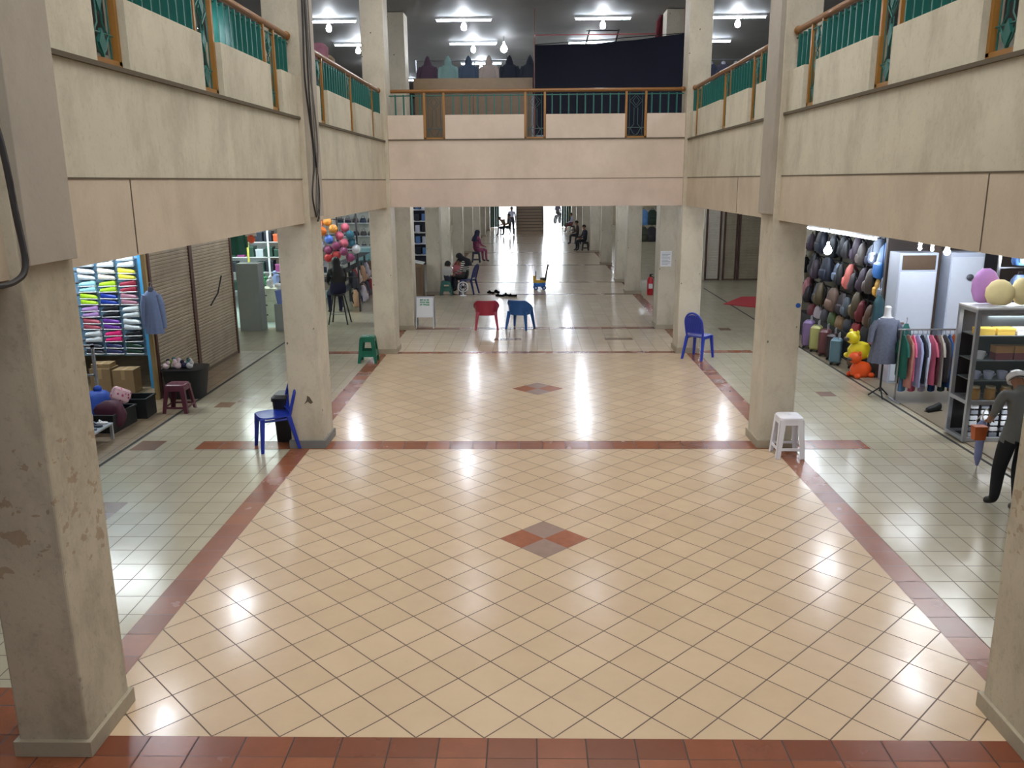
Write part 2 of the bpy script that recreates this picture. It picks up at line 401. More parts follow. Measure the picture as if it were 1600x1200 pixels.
# ---------------------------------------------------------------- railings on the parapets
def railing(label, p0, p1, slots, axis, face, knob=(0, 1)):
    """axis 'y' or 'x'; runs from p0 to p1; face = outer plane coordinate; sgn = outward side"""
    mid = (p0+p1)/2; n = 1 if face > 0 else -1
    loc = (face+n*.07, mid, 4.1) if axis == 'y' else (mid, face+.07, 4.1)
    t = thing('balcony_railing', label, 'railing', loc, group='golden and teal railings round the well')
    def P(u, d, z): return (d*n, u-mid, z-4.1) if axis == 'y' else (u-mid, d, z-4.1)
    b = MB(); b.tube([P(p0+.05, 0, 4.98), P(p1-.05, 0, 4.98)], .034, 12)
    if knob[0]: b.ball(P(p0+.04, 0, 4.98), .05)
    if knob[1]: b.ball(P(p1-.04, 0, 4.98), .05)
    b.build('handrail', M_rail, t)
    b = MB(); b.tube([P(p0+.02, 0, 4.90), P(p1-.02, 0, 4.90)], .012, 6); b.build('lower_rail', M_teal, t)
    def inslot(u): return any(a-.01 < u < c+.01 for a, c in slots)
    u = p0+.14
    while u < p1-.05:
        if not inslot(u):
            b = MB(); q = [P(u-.011, -.034, 4.55), P(u+.011, .034, 4.92)]
            b.box(min(q[0][0], q[1][0]), max(q[0][0], q[1][0]), min(q[0][1], q[1][1]), max(q[0][1], q[1][1]), .45, .80+.02)
            b.build('baluster', M_teal, t, smooth=0)
        u += .155
    for a, c in slots:
        fr = MB()
        for e in (a+.022, c-.022):
            q = [P(e-.02, -.02, 0), P(e+.02, .03, 0)]
            fr.box(min(q[0][0], q[1][0]), max(q[0][0], q[1][0]), min(q[0][1], q[1][1]), max(q[0][1], q[1][1]), .02, .86)
        q = [P(a, -.02, 0), P(c, .03, 0)]
        fr.box(min(q[0][0], q[1][0]), max(q[0][0], q[1][0]), min(q[0][1], q[1][1]), max(q[0][1], q[1][1]), .0, .045)
        f = fr.build('panel_frame', M_gold, t, smooth=0)
        w_ = c-a; mm = (a+c)/2; g = MB()
        def Z(v): return 4.1+v
        # lozenge, stem and lower heart of bent bar
        for pts in ([(0, .80), (.12, .68), (0, .56), (-.12, .68)], [(0, .76), (.06, .68), (0, .60), (-.06, .68)]):
            g.tube([P(mm+u_, .0, Z(v)) for u_, v in pts], .007, 5, close=True)
        for sx_ in (-1, 1):
            g.tube([P(mm+sx_*.035, 0, Z(.56)), P(mm+sx_*.035, 0, Z(.26)), P(mm+sx_*.12, 0, Z(.16)), P(mm+sx_*.12, 0, Z(.05))], .007, 5)
            g.tube([P(mm+sx_*.12, 0, Z(.86)), P(mm+sx_*.12, 0, Z(.05))], .006, 5)
        g.tube([P(mm-.16, 0, Z(.20)), P(mm+.16, 0, Z(.20))], .007, 5)
        g.tube([P(mm-.1, 0, Z(.2)), P(mm-.05, 0, Z(.1)), P(mm, 0, Z(.06)), P(mm+.05, 0, Z(.1)), P(mm+.1, 0, Z(.2))], .007, 5)
        g.build('lattice', M_iron if axis == 'x' else M_teal, f)
        # leaf-shaped teal plates welded in the lattice
        for v in (() if axis == 'x' else (.72, .42, .14)):
            g = MB(); pts = [(0, v+.09), (.05, v), (0, v-.09), (-.05, v)]
            vs = [P(mm+u_, d_, Z(v_)) for d_ in (-.012, .012) for u_, v_ in pts]
            g.add(vs, [(0, 1, 2, 3), (7, 6, 5, 4), (0, 4, 5, 1), (1, 5, 6, 2), (2, 6, 7, 3), (3, 7, 4, 0)]); g.build('leaf_plate', M_teal, f, smooth=0)
    return t
def sub(sl, a, b): return [q for q in sl if a <= q[0] and q[1] <= b]
for s, sl, nm in ((-1, SL, 'left'), (1, SR, 'right')):
    railing('gold railing with teal bars on the %s balcony, nearest stretch before the first pillar' % nm, -8.8, -.2, sub(sl, -8.8, -.2), 'y', s*XB)
    railing('gold railing with teal bars on the %s balcony between first and second pillars' % nm, .34, 5.78, sub(sl, .3, 5.8), 'y', s*XB)
    railing('gold railing with teal bars on the %s balcony between second pillar and the corner' % nm, 6.33, 11.84, sub(sl, 6.3, 11.9), 'y', s*XB)
railing('straight gold railing with thin bars across the far balcony facing the viewer', -2.78, 2.78, SBk, 'x', YB)

# ---------------------------------------------------------------- pillars
ORD = ['nearest', 'second', 'third', 'fourth', 'fifth', 'sixth', 'seventh', 'eighth', 'ninth', 'tenth', 'eleventh']
PY = [.08, 6.06, 12.12, 14.88, 21.0, 24.05, 29.95, 36.05, 42.05, 48.05, 54.05]
EXTRA = ['scuffed brown at shoulder height', 'with a chipped patch near its foot', 'at the corner of the well', 'just behind the far beam',
         'at the first cross strip of the far hall', 'set close behind another pillar', '', '', '', '', '']
for s in (-1, 1):
    for i, y in enumerate(PY):
        side = 'left' if s < 0 else 'right'
        top = 9.95 if i < 3 else (6.84 if i == 3 else 3.36)
        lab = 'square cream concrete pillar, %s of the %s row' % (ORD[i] + (' from the viewer' if i else ' to the viewer'), side) + (', ' + EXTRA[i] if EXTRA[i] else '')
        t = thing('pillar', lab, 'pillar', (s*3.0, y, 0))
        hy = .27 if i else .26
        MB().box(-.21, .21, -hy, hy, 0.01, top).build('shaft', M_pillar_near if i == 0 else M_pillar, t, smooth=0, bevel=.012)
        b = MB().box(-.235, .235, -hy-.025, hy+.025, 0.0, .105)
        b.build('skirting', M_skirt_g if (s < 0 and i == 1) else M_skirt, t, smooth=0, bevel=.004)
        if i < 2:
            xs = sorted((-s*.21, -s*.262))
            MB().box(xs[0], xs[1], -hy+.01, hy-.04, 2.93, top).build('cladding', M_clad, t, smooth=0, bevel=.004)
        if i == 1 and s < 0:
            MB().prism([(-.02, .58), (.02, .64), (.03, .70), (.06, .68), (.10, .61), (.07, .59), (.03, .62)], -hy-.003, -hy+.01, 'xz').build('chipped_patch', M_dirt, t, smooth=0)
        if i == 1 and s > 0:
            b = MB(); b.T = Matrix.Translation((.165, -hy, 1.83)) @ Matrix.Rotation(PI/2, 4, 'X'); b.lathe([(.03, -.004), (.03, .006)], n=14)
            b.build('sticker', pm((40, 90, 170), .5), t)
        if i == 3 and s > 0:
            b = MB().box(-.17, .08, -hy-.006, -hy+.004, 1.43, 1.78); b.build('notice_sheet', M_white, t, smooth=0)
            b = MB()
            for k in range(9): b.box(-.14, .05 - (.05 if k % 3 == 2 else 0), -hy-.008, -hy-.005, 1.73-k*.032, 1.738-k*.032)
            b.build('printed_lines', pm((120, 124, 140), .8), t, smooth=0)

# cables down the left pillars
def cable(label, pts, r, mat, n=60):
    """smooth cable through control points"""
    P = [Vector(p) for p in pts]; out = []
    P = [2*P[0]-P[1]]+P+[2*P[-1]-P[-2]]
    for i in range(1, len(P)-2):
        for k in range(8):
            t = k/8; a, b, c, d = P[i-1:i+3]
            out.append(.5*((2*b)+(c-a)*t+(2*a-5*b+4*c-d)*t*t+(3*b-a-3*c+d)*t**3))
    out.append(P[-2])
    return tag(MB().tube(out, r, 6).build('cable', mat, smooth=60), label, 'cable', 'cables hanging on the left pillars')
cx = -2.725
cable('black cable running down the second left pillar, the outer one with a loose belly', [(cx, 5.82, 6.8), (cx, 5.78, 5.3), (cx, 5.70, 4.5), (cx, 5.88, 3.9), (cx, 6.05, 3.3), (cx, 5.98, 2.95), (cx, 5.9, 2.88)], .012, M_cable)
cable('black cable beside the grey pilaster of the second left pillar, kinked low down', [(cx, 5.9, 6.8), (cx, 5.88, 5.2), (cx, 5.86, 4.3), (cx, 5.9, 3.6), (cx, 5.72, 3.2), (cx, 5.84, 2.93)], .010, M_cable)
cable('grey cable hugging the front edge of the second left pillar', [(cx, 5.98, 6.8), (cx, 5.96, 5.4), (cx, 5.98, 4.6), (cx, 6.12, 3.8), (cx, 5.9, 3.1), (cx, 5.98, 2.9)], .010, M_cable_g)
cable('pale grey cable straight down the second left pillar', [(cx, 6.05, 6.8), (cx, 6.05, 5.0), (cx, 6.0, 4.2), (cx, 6.0, 3.0)], .008, M_cable_g)
cable('thick black cable looping at the far left edge on the nearest pillar', [(-2.72, -.52, 4.6), (-2.72, -.42, 3.9), (-2.70, -.34, 3.55), (-2.70, -.30, 3.2), (-2.70, -.28, 2.95), (-2.72, -.36, 2.87), (-2.75, -.55, 2.86), (-2.78, -.9, 2.87)], .016, M_cable)

# ---------------------------------------------------------------- lamps
def make_batten(L=1.25):
    t = thing('ceiling_lamp', '', 'lamp')
    MB().box(-L/2, L/2, -.035, .035, -.05, 0).build('housing', M_white, t, smooth=0)
    MB().tube([(-L/2+.03, 0, -.075), (L/2-.03, 0, -.075)], .016, 8).build('tube', M_tube, t)
    b = MB(); b.lathe([(.02, -.05), (.02, -.12), (.05, -.16), (.062, -.21), (.05, -.26), (.01, -.28)], n=12); b.build('bulb', M_bulb, t)
    return t
bat = make_batten(); first = [True]
def lamp(label, loc, rz=0, group=None, scale=1):
    o = bat if first[0] else copy_tree(bat); first[0] = False
    o.location = loc; o.rotation_euler = (0, 0, rz); o['label'] = label; o.scale = (scale,)*3
    if group: o['group'] = group
    return o
ROWN = ['first row', 'second row', 'third row', 'fourth row']
CN = ['far left', 'left of centre', 'right of centre', 'far right']
for j, y in enumerate((15.3, 18.6, 22.4, 26.5)):
    for i, x in enumerate((-4.55, -1.56, 1.5, 4.45)):
        lamp('lit ceiling tube, %s of the %s past the far balcony' % (CN[i], ROWN[j]), (x, y, 6.85), group='upper ceiling lamps')
for j, y in enumerate((-3, 2.0, 7.4, 11.3)):
    for s in (-1, 1): lamp('lit tube under the upper ceiling over the %s gallery' % ('left' if s < 0 else 'right'), (s*4.6, y, 6.85), group='upper gallery lamps')
for s, ys in ((-1, (1.0, 4.54, 7.4, 11.3, 16.5, 21, 27, 33, 40, 48)), (1, (1.5, 5.6, 9.0, 12.4, 17, 21.5, 28, 34, 41, 49))):  # lamps deep in both aisles are added to brighten the gaps between pillars
    for y in ys:
        lamp('lit tube and bulb under the low ceiling of the %s aisle' % ('left' if s < 0 else 'right'), (s*(4.7 if s < 0 else 5.0), y, 3.34), PI/2, group='aisle lamps')
for x, y in ((-1.6, 14.4), (1.4, 17.9), (-2.0, 23.2), (1.6, 22.6), (-1.6, 30), (1.6, 33), (0, 41), (0, 47), (-1.6, 37)):  # lamps towards the stairs are added to brighten hall and steps
    lamp('lit tube and bulb under the low ceiling of the far hall', (x, y, 3.34), group='far hall lamps')

# ---------------------------------------------------------------- plastic furniture
def rot2(x, y, a): return x*math.cos(a)-y*math.sin(a), x*math.sin(a)+y*math.cos(a)
def stool(label, loc, rz, mat, h=.46, top=.135, foot=.175, side='rung', cat='stool', group=None, name='plastic_stool'):
    """square moulded stool: seat, four splayed L-section legs, apron and rungs"""
    t = thing(name, label, cat, loc, rz, group)
    b = MB(); b.loft([(0, 0, h-.035, top+.006, top+.006), (0, 0, h-.012, top+.004, top+.004), (0, 0, h, top-.012, top-.012)], 24, p=6)
    b.tube([(.02, 0, h+.001), (-.02, 0, h+.001)], .004, 6); b.build('seat', mat, t, bevel=0)
    def R(z): return top+(foot-top)*(h-z)/h
    for sx in (-1, 1):
        for sy in (-1, 1):
            b = MB(); z0, z1 = 0, h-.03
            for ax in (0, 1):
                def C(z, w0, w1):
                    r = R(z)
                    q = [(sx*(r-w0), sy*r), (sx*(r-w1), sy*(r-.012))] if ax == 0 else [(sx*r, sy*(r-w0)), (sx*(r-.012), sy*(r-w1))]
                    (xa, ya), (xb, yb) = q
                    return ((xa+xb)/2, (ya+yb)/2, z, abs(xa-xb)/2, abs(ya-yb)/2)
                b.frustum(C(z0, 0, .055), C(z1, 0, .075))
            b.build('leg', mat, t, smooth=0, bevel=.004)
    bands = [(h-.10, h-.02)] + ([(.10, .135)] if side == 'rung' else [(.12, .235)] if side == 'panel' else [(.07, .10)])
    for k, (za, zb) in enumerate(bands):
        b = MB()
        for ax, sg in ((0, -1), (0, 1), (1, -1), (1, 1)):
            lo, hi = R(za)-.004, R(zb)-.004
            if ax == 0: b.frustum((0, sg*(lo-.006), za, lo-.03, .005), (0, sg*(hi-.006), zb, hi-.03, .005))
            else: b.frustum((sg*(lo-.006), 0, za, .005, lo-.03), (sg*(hi-.006), 0, zb, .005, hi-.03))
        b.build('apron' if k == 0 else 'rung', mat, t, smooth=0, bevel=.003)
    return t
P_white = pm((232, 232, 240), .35, name='white_moulded_plastic', var=.03)
P_green = pm((10, 96, 74), .35, name='green_moulded_plastic', var=.08)
P_plum = pm((96, 46, 62), .4, name='plum_moulded_plastic', var=.1)
P_blue = pm((28, 52, 160), .3, name='blue_moulded_plastic', var=.08)
P_blue2 = pm((34, 86, 150), .32, name='sea_blue_moulded_plastic', var=.08)
P_red = pm((160, 40, 62), .32, name='crimson_moulded_plastic', var=.08)
P_navy = pm((22, 32, 92), .35, name='navy_moulded_plastic', var=.08)
stool('white plastic stool beside the foot of the second right pillar', (3.06, 5.49, .0015), -.02, P_white, .52, .14, .175, 'rung')
stool('green plastic stool standing before the third left pillar', (-3.2, 11.12, .0), .03, P_green, .50, .135, .185, 'panel')
stool('plum plastic stool at the edge of the left aisle by the shutters', (-5.42, 7.62, .0), .02, P_plum, .43, .14, .19, 'low')

def side_chair(label, loc, rz, mat, slots='open', name='plastic_chair'):
    """armless moulded chair facing +x: seat, arched back, four splayed legs"""
    t = thing(name, label, 'chair', loc, rz)
    b = MB(); b.loft([(0, 0, .425, .185, .185), (0, 0, .44, .205, .205), (-.002, 0, .456, .2, .2), (0, 0, .452, .16, .16)], 28, p=4); b.build('seat', mat, t)
    def bp(v, y): return (-.18-.13*(v**1.2), y, .44+.46*v)        # v: 0 at the seat, 1 at the top of the back
    b = MB()
    arch = []
    for k in range(21):
        a = PI*k/20; y = -.175*math.cos(a)*(1 if 4 < k < 16 else 1); v = .55+.45*math.sin(a)
        arch.append(bp(v, y))
    arch = [bp(0, -.165), bp(.25, -.175)]+arch+[bp(.25, .175), bp(0, .165)]
    b.tube(arch, .021, 8); b.build('back_frame', mat, t)
    if slots == 'open':
        b = MB()
        b.tube([bp(.12, -.17), bp(.12, .17)], .016, 8)
        b.tube([bp(.62, -.17), bp(.70, -.09), bp(.72, 0), bp(.70, .09), bp(.62, .17)], .016, 8)
        for y in (-.07, 0, .07): b.tube([bp(.12, y*.9), bp(.70, y)], .013, 6)
        b.build('back_slats', mat, t)
    else:
        b = MB()
        for j in range(9):
            vs = []; y0, y1 = -.165+.33*j/9, -.165+.33*(j+1)/9-.005
            for v in (.16, .93-.16*abs(((y0+y1)/2)/.165)**2): 
                for y in (y0, y1):
                    p = bp(v, y); vs += [(p[0]-.006, p[1], p[2]), (p[0]+.006, p[1], p[2])]
            b.add(vs, [(0, 2, 3, 1), (4, 5, 7, 6), (0, 1, 5, 4), (2, 6, 7, 3), (0, 4, 6, 2), (1, 3, 7, 5)])
        b.tube([bp(.16, -.17), bp(.16, .17)], .014, 6); b.tube([bp(.55, -.172), bp(.55, .172)], .012, 6)
        b.build('back_slats', mat, t)
    for sx, sy in ((1, 1), (1, -1), (-1, 1), (-1, -1)):
        b = MB(); fx = .20 if sx > 0 else -.27
        b.frustum((fx, sy*.205, 0, .020, .020), (sx*.165, sy*.168, .44, .030, .028)); b.build('leg', mat, t, smooth=0, bevel=.007)
    b = MB(); b.tube([(.165, -.16, .40), (-.17, -.165, .40)], .016, 6); b.tube([(.165, .16, .40), (-.17, .165, .40)], .016, 6)
    b.tube([(.175, -.15, .405), (.175, .15, .405)], .016, 6); b.build('seat_rail', mat, t)
    return t
side_chair('royal blue plastic chair with slatted arched back beside the second left pillar', (-3.44, 5.82, .0015), PI+.5, P_blue)
side_chair('blue plastic chair with broad slatted back by the third right pillar', (3.12, 11.38, .0015), .9, P_blue, 'full')

def tub_chair(label, loc, rz, mat, s=1.0):
    """low moulded armchair facing +y: curved shell of back and arms on four tapering legs"""
    t = thing('plastic_armchair', label, 'chair', loc, rz)
    b = MB(); n = 24; vs = []; ths = .014
    def sh(a, v):        # a: -1..1 round the back from left arm to right arm
        ph = PI*(1.5+.62*a); w = .25; x = w*math.cos(ph)*(1.0 if abs(a) < .8 else 1.0); y = .235*math.sin(ph)+.0
        top = .67-.20*max(0, abs(a)-.42)**1.0/.58; low = .36-.02*math.cos(a*PI/2)
        z = low+(top-low)*v; k = 1+.10*v
        return x*k*s, y*k*s, z*s
    m = 6
    for side in (0, 1):
        for i in range(n+1):
            for j in range(m+1):
                x, y, z = sh(-1+2*i/n, j/m); r = math.hypot(x, y); q = (r-(ths if side else 0))/r
                vs.append((x*q, y*q, z))
    K = (n+1)*(m+1); fs = []
    def id_(sd, i, j): return sd*K+i*(m+1)+j
    for i in range(n):
        for j in range(m):
            fs.append((id_(0, i, j), id_(0, i+1, j), id_(0, i+1, j+1), id_(0, i, j+1))); fs.append((id_(1, i, j), id_(1, i, j+1), id_(1, i+1, j+1), id_(1, i+1, j)))
        fs.append((id_(0, i, m), id_(0, i+1, m), id_(1, i+1, m), id_(1, i, m))); fs.append((id_(0, i, 0), id_(1, i, 0), id_(1, i+1, 0), id_(0, i+1, 0)))
    for i in (0, n):
        for j in range(m): fs.append((id_(0, i, j), id_(0, i, j+1), id_(1, i, j+1), id_(1, i, j)))
    b.add(vs, fs); b.build('back', mat, t)
    b = MB(); b.tube([tuple(c*(1.02 if q < 2 else 1) for q, c in enumerate(sh(-1+2*i/30, 1.0))) for i in range(31)], .019*s, 8); b.build('armrest', mat, t)
    b = MB(); b.loft([(0, .01*s, .335*s, .20*s, .20*s), (0, .01*s, .35*s, .22*s, .215*s), (0, .01*s, .36*s, .21*s, .205*s)], 24, p=3.4); b.build('seat', mat, t)
    for sx, sy in ((1, 1), (1, -1), (-1, 1), (-1, -1)):
        b = MB(); zt = .46 if sy > 0 else .42
        b.frustum((sx*.255*s, (.235 if sy > 0 else -.235)*s, 0, .020*s, .02*s), (sx*.20*s, (.16 if sy > 0 else -.165)*s, zt*s, .042*s, .028*s)); b.build('leg', mat, t, smooth=0, bevel=.008)
    return t
tub_chair('crimson plastic armchair turned away, left of a matching blue one', (-1.12, 14.72, .0015), .06, P_red, 1.0)
tub_chair('sea blue plastic armchair turned away, right of the crimson one', (-.34, 14.74, .0015), -.42, P_blue2, 1.0)

# ---------------------------------------------------------------- black bin behind the blue chair
t = thing('waste_bin', 'black plastic bin tucked behind the royal blue chair by the pillar', 'bin', (-3.37, 6.18, .0015))
MB().loft([(0, 0, 0, .125, .14), (0, 0, .56, .15, .17)], 24, p=4).build('body', pm((24, 26, 30), .5), t)
MB().loft([(0, 0, .555, .165, .185), (0, 0, .60, .165, .185), (0, 0, .64, .12, .14)], 24, p=4).build('lid', pm((14, 14, 16), .4), t)

# ---------------------------------------------------------------- sandwich board, toy cart, sandals, extinguisher, mat
t = thing('sandwich_board', 'white folding sign board with green lettering beside the fourth left pillar', 'sign', (-2.56, 14.92, .002))
for sy in (-1, 1):
    b = MB(); b.T = Matrix.Translation((0, sy*.13, .26)) @ Matrix.Rotation(sy*.22, 4, 'X'); b.box(-.205, .205, -.008, .008, 0, .46); p_ = b.build('panel', M_white, t, smooth=0)
    b = MB(); b.T = Matrix.Translation((0, sy*.13, .26)) @ Matrix.Rotation(sy*.22, 4, 'X')
    for x in (-.2, .2): b.box(x-.012, x+.012, -.010, .010, -.26, .47)
    b.box(-.21, .21, -.012, .012, .455, .48); b.build('frame', M_alu, t, smooth=0)
    if sy < 0:
        g = pm((30, 150, 110), .6); random.seed(3)
        for r, (z, wds) in enumerate(((.385, (4, 2, 3)), (.33, (6, 4)), (.275, (3, 7)))):
            b = MB(); b.T = Matrix.Translation((0, sy*.13, .26)) @ Matrix.Rotation(sy*.22, 4, 'X'); x = -.115
            for wl in wds:
                for c_ in range(wl):
                    b.box(x, x+.005, -.0105, -.008, z, z+.038); b.box(x+.013, x+.018, -.0105, -.008, z, z+.038)
                    b.box(x, x+.018, -.0105, -.008, z+random.choice((.0, .016, .033)), z+.006+random.choice((.0, .016, .032))); x += .021
                x += .012
            b.build('lettering', g, p_, smooth=0)

t = thing('toy_ride_cart', 'yellow and blue toy ride cart with black push handle on the hall floor', 'toy', (.2, 21.9, .0015), .1)
yl = pm((206, 158, 40), .35); bl = pm((50, 110, 190), .35)
MB().loft([(0, 0, .10, .18, .11), (0, 0, .16, .2, .13), (0, 0, .22, .19, .12)], 20, p=3.5).build('base', bl, t)
b = MB(); b.loft([(.0, 0, .20, .19, .11), (0, 0, .27, .2, .12), (-.02, 0, .31, .16, .10)], 20, p=3); b.loft([(-.15, 0, .28, .05, .09), (-.17, 0, .44, .03, .08)], 14, p=3); b.build('body', yl, t)
MB().loft([(.10, 0, .28, .09, .10), (.10, 0, .37, .08, .09)], 16, p=3).build('seat', pm((70, 60, 34), .5), t)
b = MB(); b.tube([(-.12, 0, .3), (-.12, 0, .56)], .014, 8); b.tube([(-.12, -.09, .55), (-.12, .09, .58)], .013, 8); b.build('steering_bar', M_black, t)
b = MB(); b.tube([(.18, 0, .25), (.21, 0, .5), (.27, 0, .78)], .026, 8); b.build('push_handle', M_black, t)
b = MB(); b.tube([(.22, -.0, .80), (.25, 0, .86), (.31, 0, .86), (.33, 0, .80), (.27, 0, .76)], .016, 8, close=True); b.build('grip', M_white, t)
for sx in (-.13, .13):
    for sy in (-1, 1):
        b = MB(); b.tube([(sx, sy*.10, .065), (sx, sy*.14, .065)], .065, 16); o = b.build('wheel', pm((40, 80, 150), .5), t)
        MB().tube([(sx, sy*.139, .065), (sx, sy*.146, .065)], .03, 10).build('hub', M_white, o)

M_matt = pm((14, 13, 14), 1.0, name='matt_black'); M_matt.node_tree.nodes['Principled BSDF'].inputs['Specular IOR Level'].default_value = .05
def sandal(lab, x, y, a, mat, grp=None):
    t = thing('sandal', lab, 'sandal', (x, y, .0015), a, grp)
    MB().loft([(0, 0, 0, .05, .13), (0, 0, .035, .052, .135), (0, 0, .05, .048, .13)], 18, p=2.3).build('sole', mat, t)
    b = MB(); b.tube([(-.045, .03, .02), (-.03, .05, .065), (0, .06, .075), (.03, .05, .065), (.045, .03, .02)], .022, 6); b.build('strap', mat, t)
for i, (x, y, a) in enumerate(((-1.30, 21.0, 1.0), (-1.12, 21.15, .6))): sandal('dark sandal, %s of the pair left behind near the blue chair' % ('left' if i == 0 else 'right'), x, y, a, M_matt)
for i, (x, y, a) in enumerate(((-1.0, 20.3, 1.5), (-.78, 20.42, 1.3), (-.62, 20.28, 1.7))): sandal('black sandal, %s of three in a row on the hall floor' % ['first', 'middle', 'last'][i], x, y, a, M_matt)

t = thing('fire_extinguisher', 'red fire extinguisher standing beside the fifth right pillar', 'fire extinguisher', (3.47, 20.5, .0015))
MB().lathe([(.085, 0), (.092, .03), (.092, .42), (.07, .5), (.035, .54)], n=18).build('cylinder', pm((176, 24, 34), .3), t)
b = MB(); b.lathe([(.03, .54), (.032, .6), (.02, .62)], n=12); b.box(-.02, .08, -.012, .012, .6, .625); b.build('valve', M_black, t)
MB().tube([(.03, 0, .56), (.12, -.02, .5), (.12, -.02, .25)], .012, 8).build('hose', M_black, t)
MB().box(-.06, .06, -.094, -.09, .2, .34).build('paper_label', M_white, t, smooth=0)

b = MB(); vs = [(5.20, 18.5), (5.98, 17.75), (7.4, 17.75), (7.4, 19.95), (6.05, 19.95)]
b.prism(vs, .002, .014, 'xy'); tag(b.build('floor_mat', pm((176, 44, 50), .9, bmp=.4), smooth=0), 'red floor mat lying in the right aisle before the shutters', 'mat')

# stairs at the far end, green door leaves
b = MB(); t = thing('staircase', 'brown tiled staircase rising at the far end of the hall', 'staircase', (-.06, 50.4, .0))
for k in range(17):
    b.box(-.82, .82, k*.28, 5.4, k*.185, (k+1)*.185-.0)
b.build('steps', stripes((150, 128, 106), (96, 80, 64), 5.4, 2, .5, .8), t, smooth=0)
for s in (-1, 1): 
    b = MB(); b.prism([(0, 0), (5.4, 0), (5.4, 3.3), (5.0, 3.3), (0, .25)], s*.82, s*.90, 'yz'); b.build('side_wall', pm((88, 78, 66), .6), t, smooth=0)
for s in (-1, 1):
    t = thing('folding_door', 'dark green folding door leaf at the far entrance, %s side' % ('left' if s < 0 else 'right'), 'door', (s*2.62, 58, .0))
    b = MB()
    for k in range(4): b.cbox((-.26+.17*k, .03*(-1)**k, 1.66), (.16, .03, 3.3), 0, .25*(-1)**k)
    b.build('leaf', pm((20, 62, 54), .5), t, smooth=0)

# ---------------------------------------------------------------- clothes, bags and other goods (builders)
def garment(name, label, cat, loc, rz, mat, w=.22, L=.7, d=.07, sleeves='down', flare=1.15, hanger=True, hood=False, group=None, rip=.10, collar=None):
    """hangs from loc (the hook point); width along local x"""
    t = thing(name, label, cat, loc, rz, group)
    z0 = -.12
    secs = [(0, 0, z0-L, w*flare, d*1.25), (0, 0, z0-L*.8, w*(1+(flare-1)*.8), d*1.2), (0, 0, z0-L*.5, w*(1+(flare-1)*.35), d), (0, 0, z0-L*.25, w*.95, d), (0, 0, z0-.07, w, d*.9),
            (0, 0, z0-.02, w*.72, d*.7), (0, 0, z0+.015, w*.36, d*.55), (0, 0, z0+.04, w*.25, d*.45)]
    b = MB()
    secs2 = secs
    n = 32; vs = []; LL = len(secs2)
    for i, (cx_, cy2, h, rx, ry) in enumerate(secs2):
        for k in range(n):
            a = 2*PI*k/n; q = 1+rip*math.sin(9*a+.6*i)*max(0, 1-i/4.5)
            vs.append((math.cos(a)*rx*(1+(q-1)*.3), math.sin(a)*ry*q*(1.0), h))
    fs = [(i*n+k, i*n+(k+1) % n, (i+1)*n+(k+1) % n, (i+1)*n+k) for i in range(LL-1) for k in range(n)]
    fs += [tuple(range(n))[::-1], tuple(range((LL-1)*n, LL*n))]
    b.add(vs, fs); b.build('body', mat, t, smooth=60)
    if sleeves:
        for s in (-1, 1):
            b = MB()
            if sleeves == 'down': pts = [(s*w*.80, 0, z0-.06), (s*w*1.10, 0, z0-.20), (s*w*1.18, .01, z0-.40), (s*w*1.2, .015, z0-.58)]
            else: pts = [(s*w*.80, 0, z0-.06), (s*w*1.15, 0, z0-.16), (s*w*1.3, 0, z0-.26)]
            b.tube(pts, [d*.75, d*.8, d*.7, d*.6][:len(pts)], 12); b.build('sleeve', mat, t, smooth=60)
    if hood:
        b = MB(); b.loft([(0, 0, z0-.03, w*.55, d*1.0), (0, 0, z0+.07, w*.42, d*1.1), (0, .01, z0+.16, w*.26, d*.8), (0, .01, z0+.21, w*.08, d*.3)], 18); b.build('hood', collar or mat, t, smooth=60)
    elif collar:
        b = MB(); b.loft([(0, 0, z0-.01, w*.42, d*.75), (0, 0, z0+.06, w*.30, d*.6)], 16); b.build('collar', collar, t, smooth=60)
    if hanger:
        b = MB(); b.tube([(0, 0, z0+.03), (0, 0, -.03), (.02, 0, -.005), (.0, 0, .015), (-.02, 0, .0)], .005, 6); b.build('hanger_hook', M_metal, t)
    return t

def backpack(label, loc, rz, mat, mat2=None, s=1.0, group=None, name='backpack'):
    """hangs or stands with its back at local +y; origin at its bottom"""
    t = thing(name, label, 'bag', loc, rz, group); t.scale = (s, s, s)
    MB().loft([(0, 0, 0, .13, .07), (0, -.01, .05, .155, .09), (0, -.01, .24, .15, .085), (0, 0, .36, .125, .07), (0, .01, .43, .07, .04)], 22, p=3).build('body', mat, t)
    MB().loft([(0, -.085, .04, .10, .035), (0, -.095, .10, .115, .045), (0, -.09, .19, .11, .04), (0, -.08, .22, .09, .02)], 18, p=3).build('pocket', mat2 or mat, t)
    b = MB(); b.tube([(-.03, .02, .42), (-.02, .02, .475), (.02, .02, .475), (.03, .02, .42)], .008, 6); b.build('handle', M_black, t)
    for sx in (-1, 1):
        b = MB(); b.tube([(sx*.06, .04, .40), (sx*.09, .10, .30), (sx*.10, .09, .14), (sx*.11, .05, .05)], .011, 6); b.build('strap', M_black, t)
    return t
def handbag(label, loc, rz, mat, s=1.0, group=None):
    t = thing('handbag', label, 'bag', loc, rz, group); t.scale = (s, s, s)
    MB().loft([(0, 0, 0, .15, .06), (0, 0, .06, .16, .07), (0, 0, .17, .13, .05), (0, 0, .21, .11, .02)], 20, p=3).build('body', mat, t)
    for sy in (-1, 1): MB().tube([(-.08, sy*.02, .19), (-.06, sy*.02, .30), (0, sy*.02, .34), (.06, sy*.02, .30), (.08, sy*.02, .19)], .007, 6).build('handle', M_black, t)
    return t
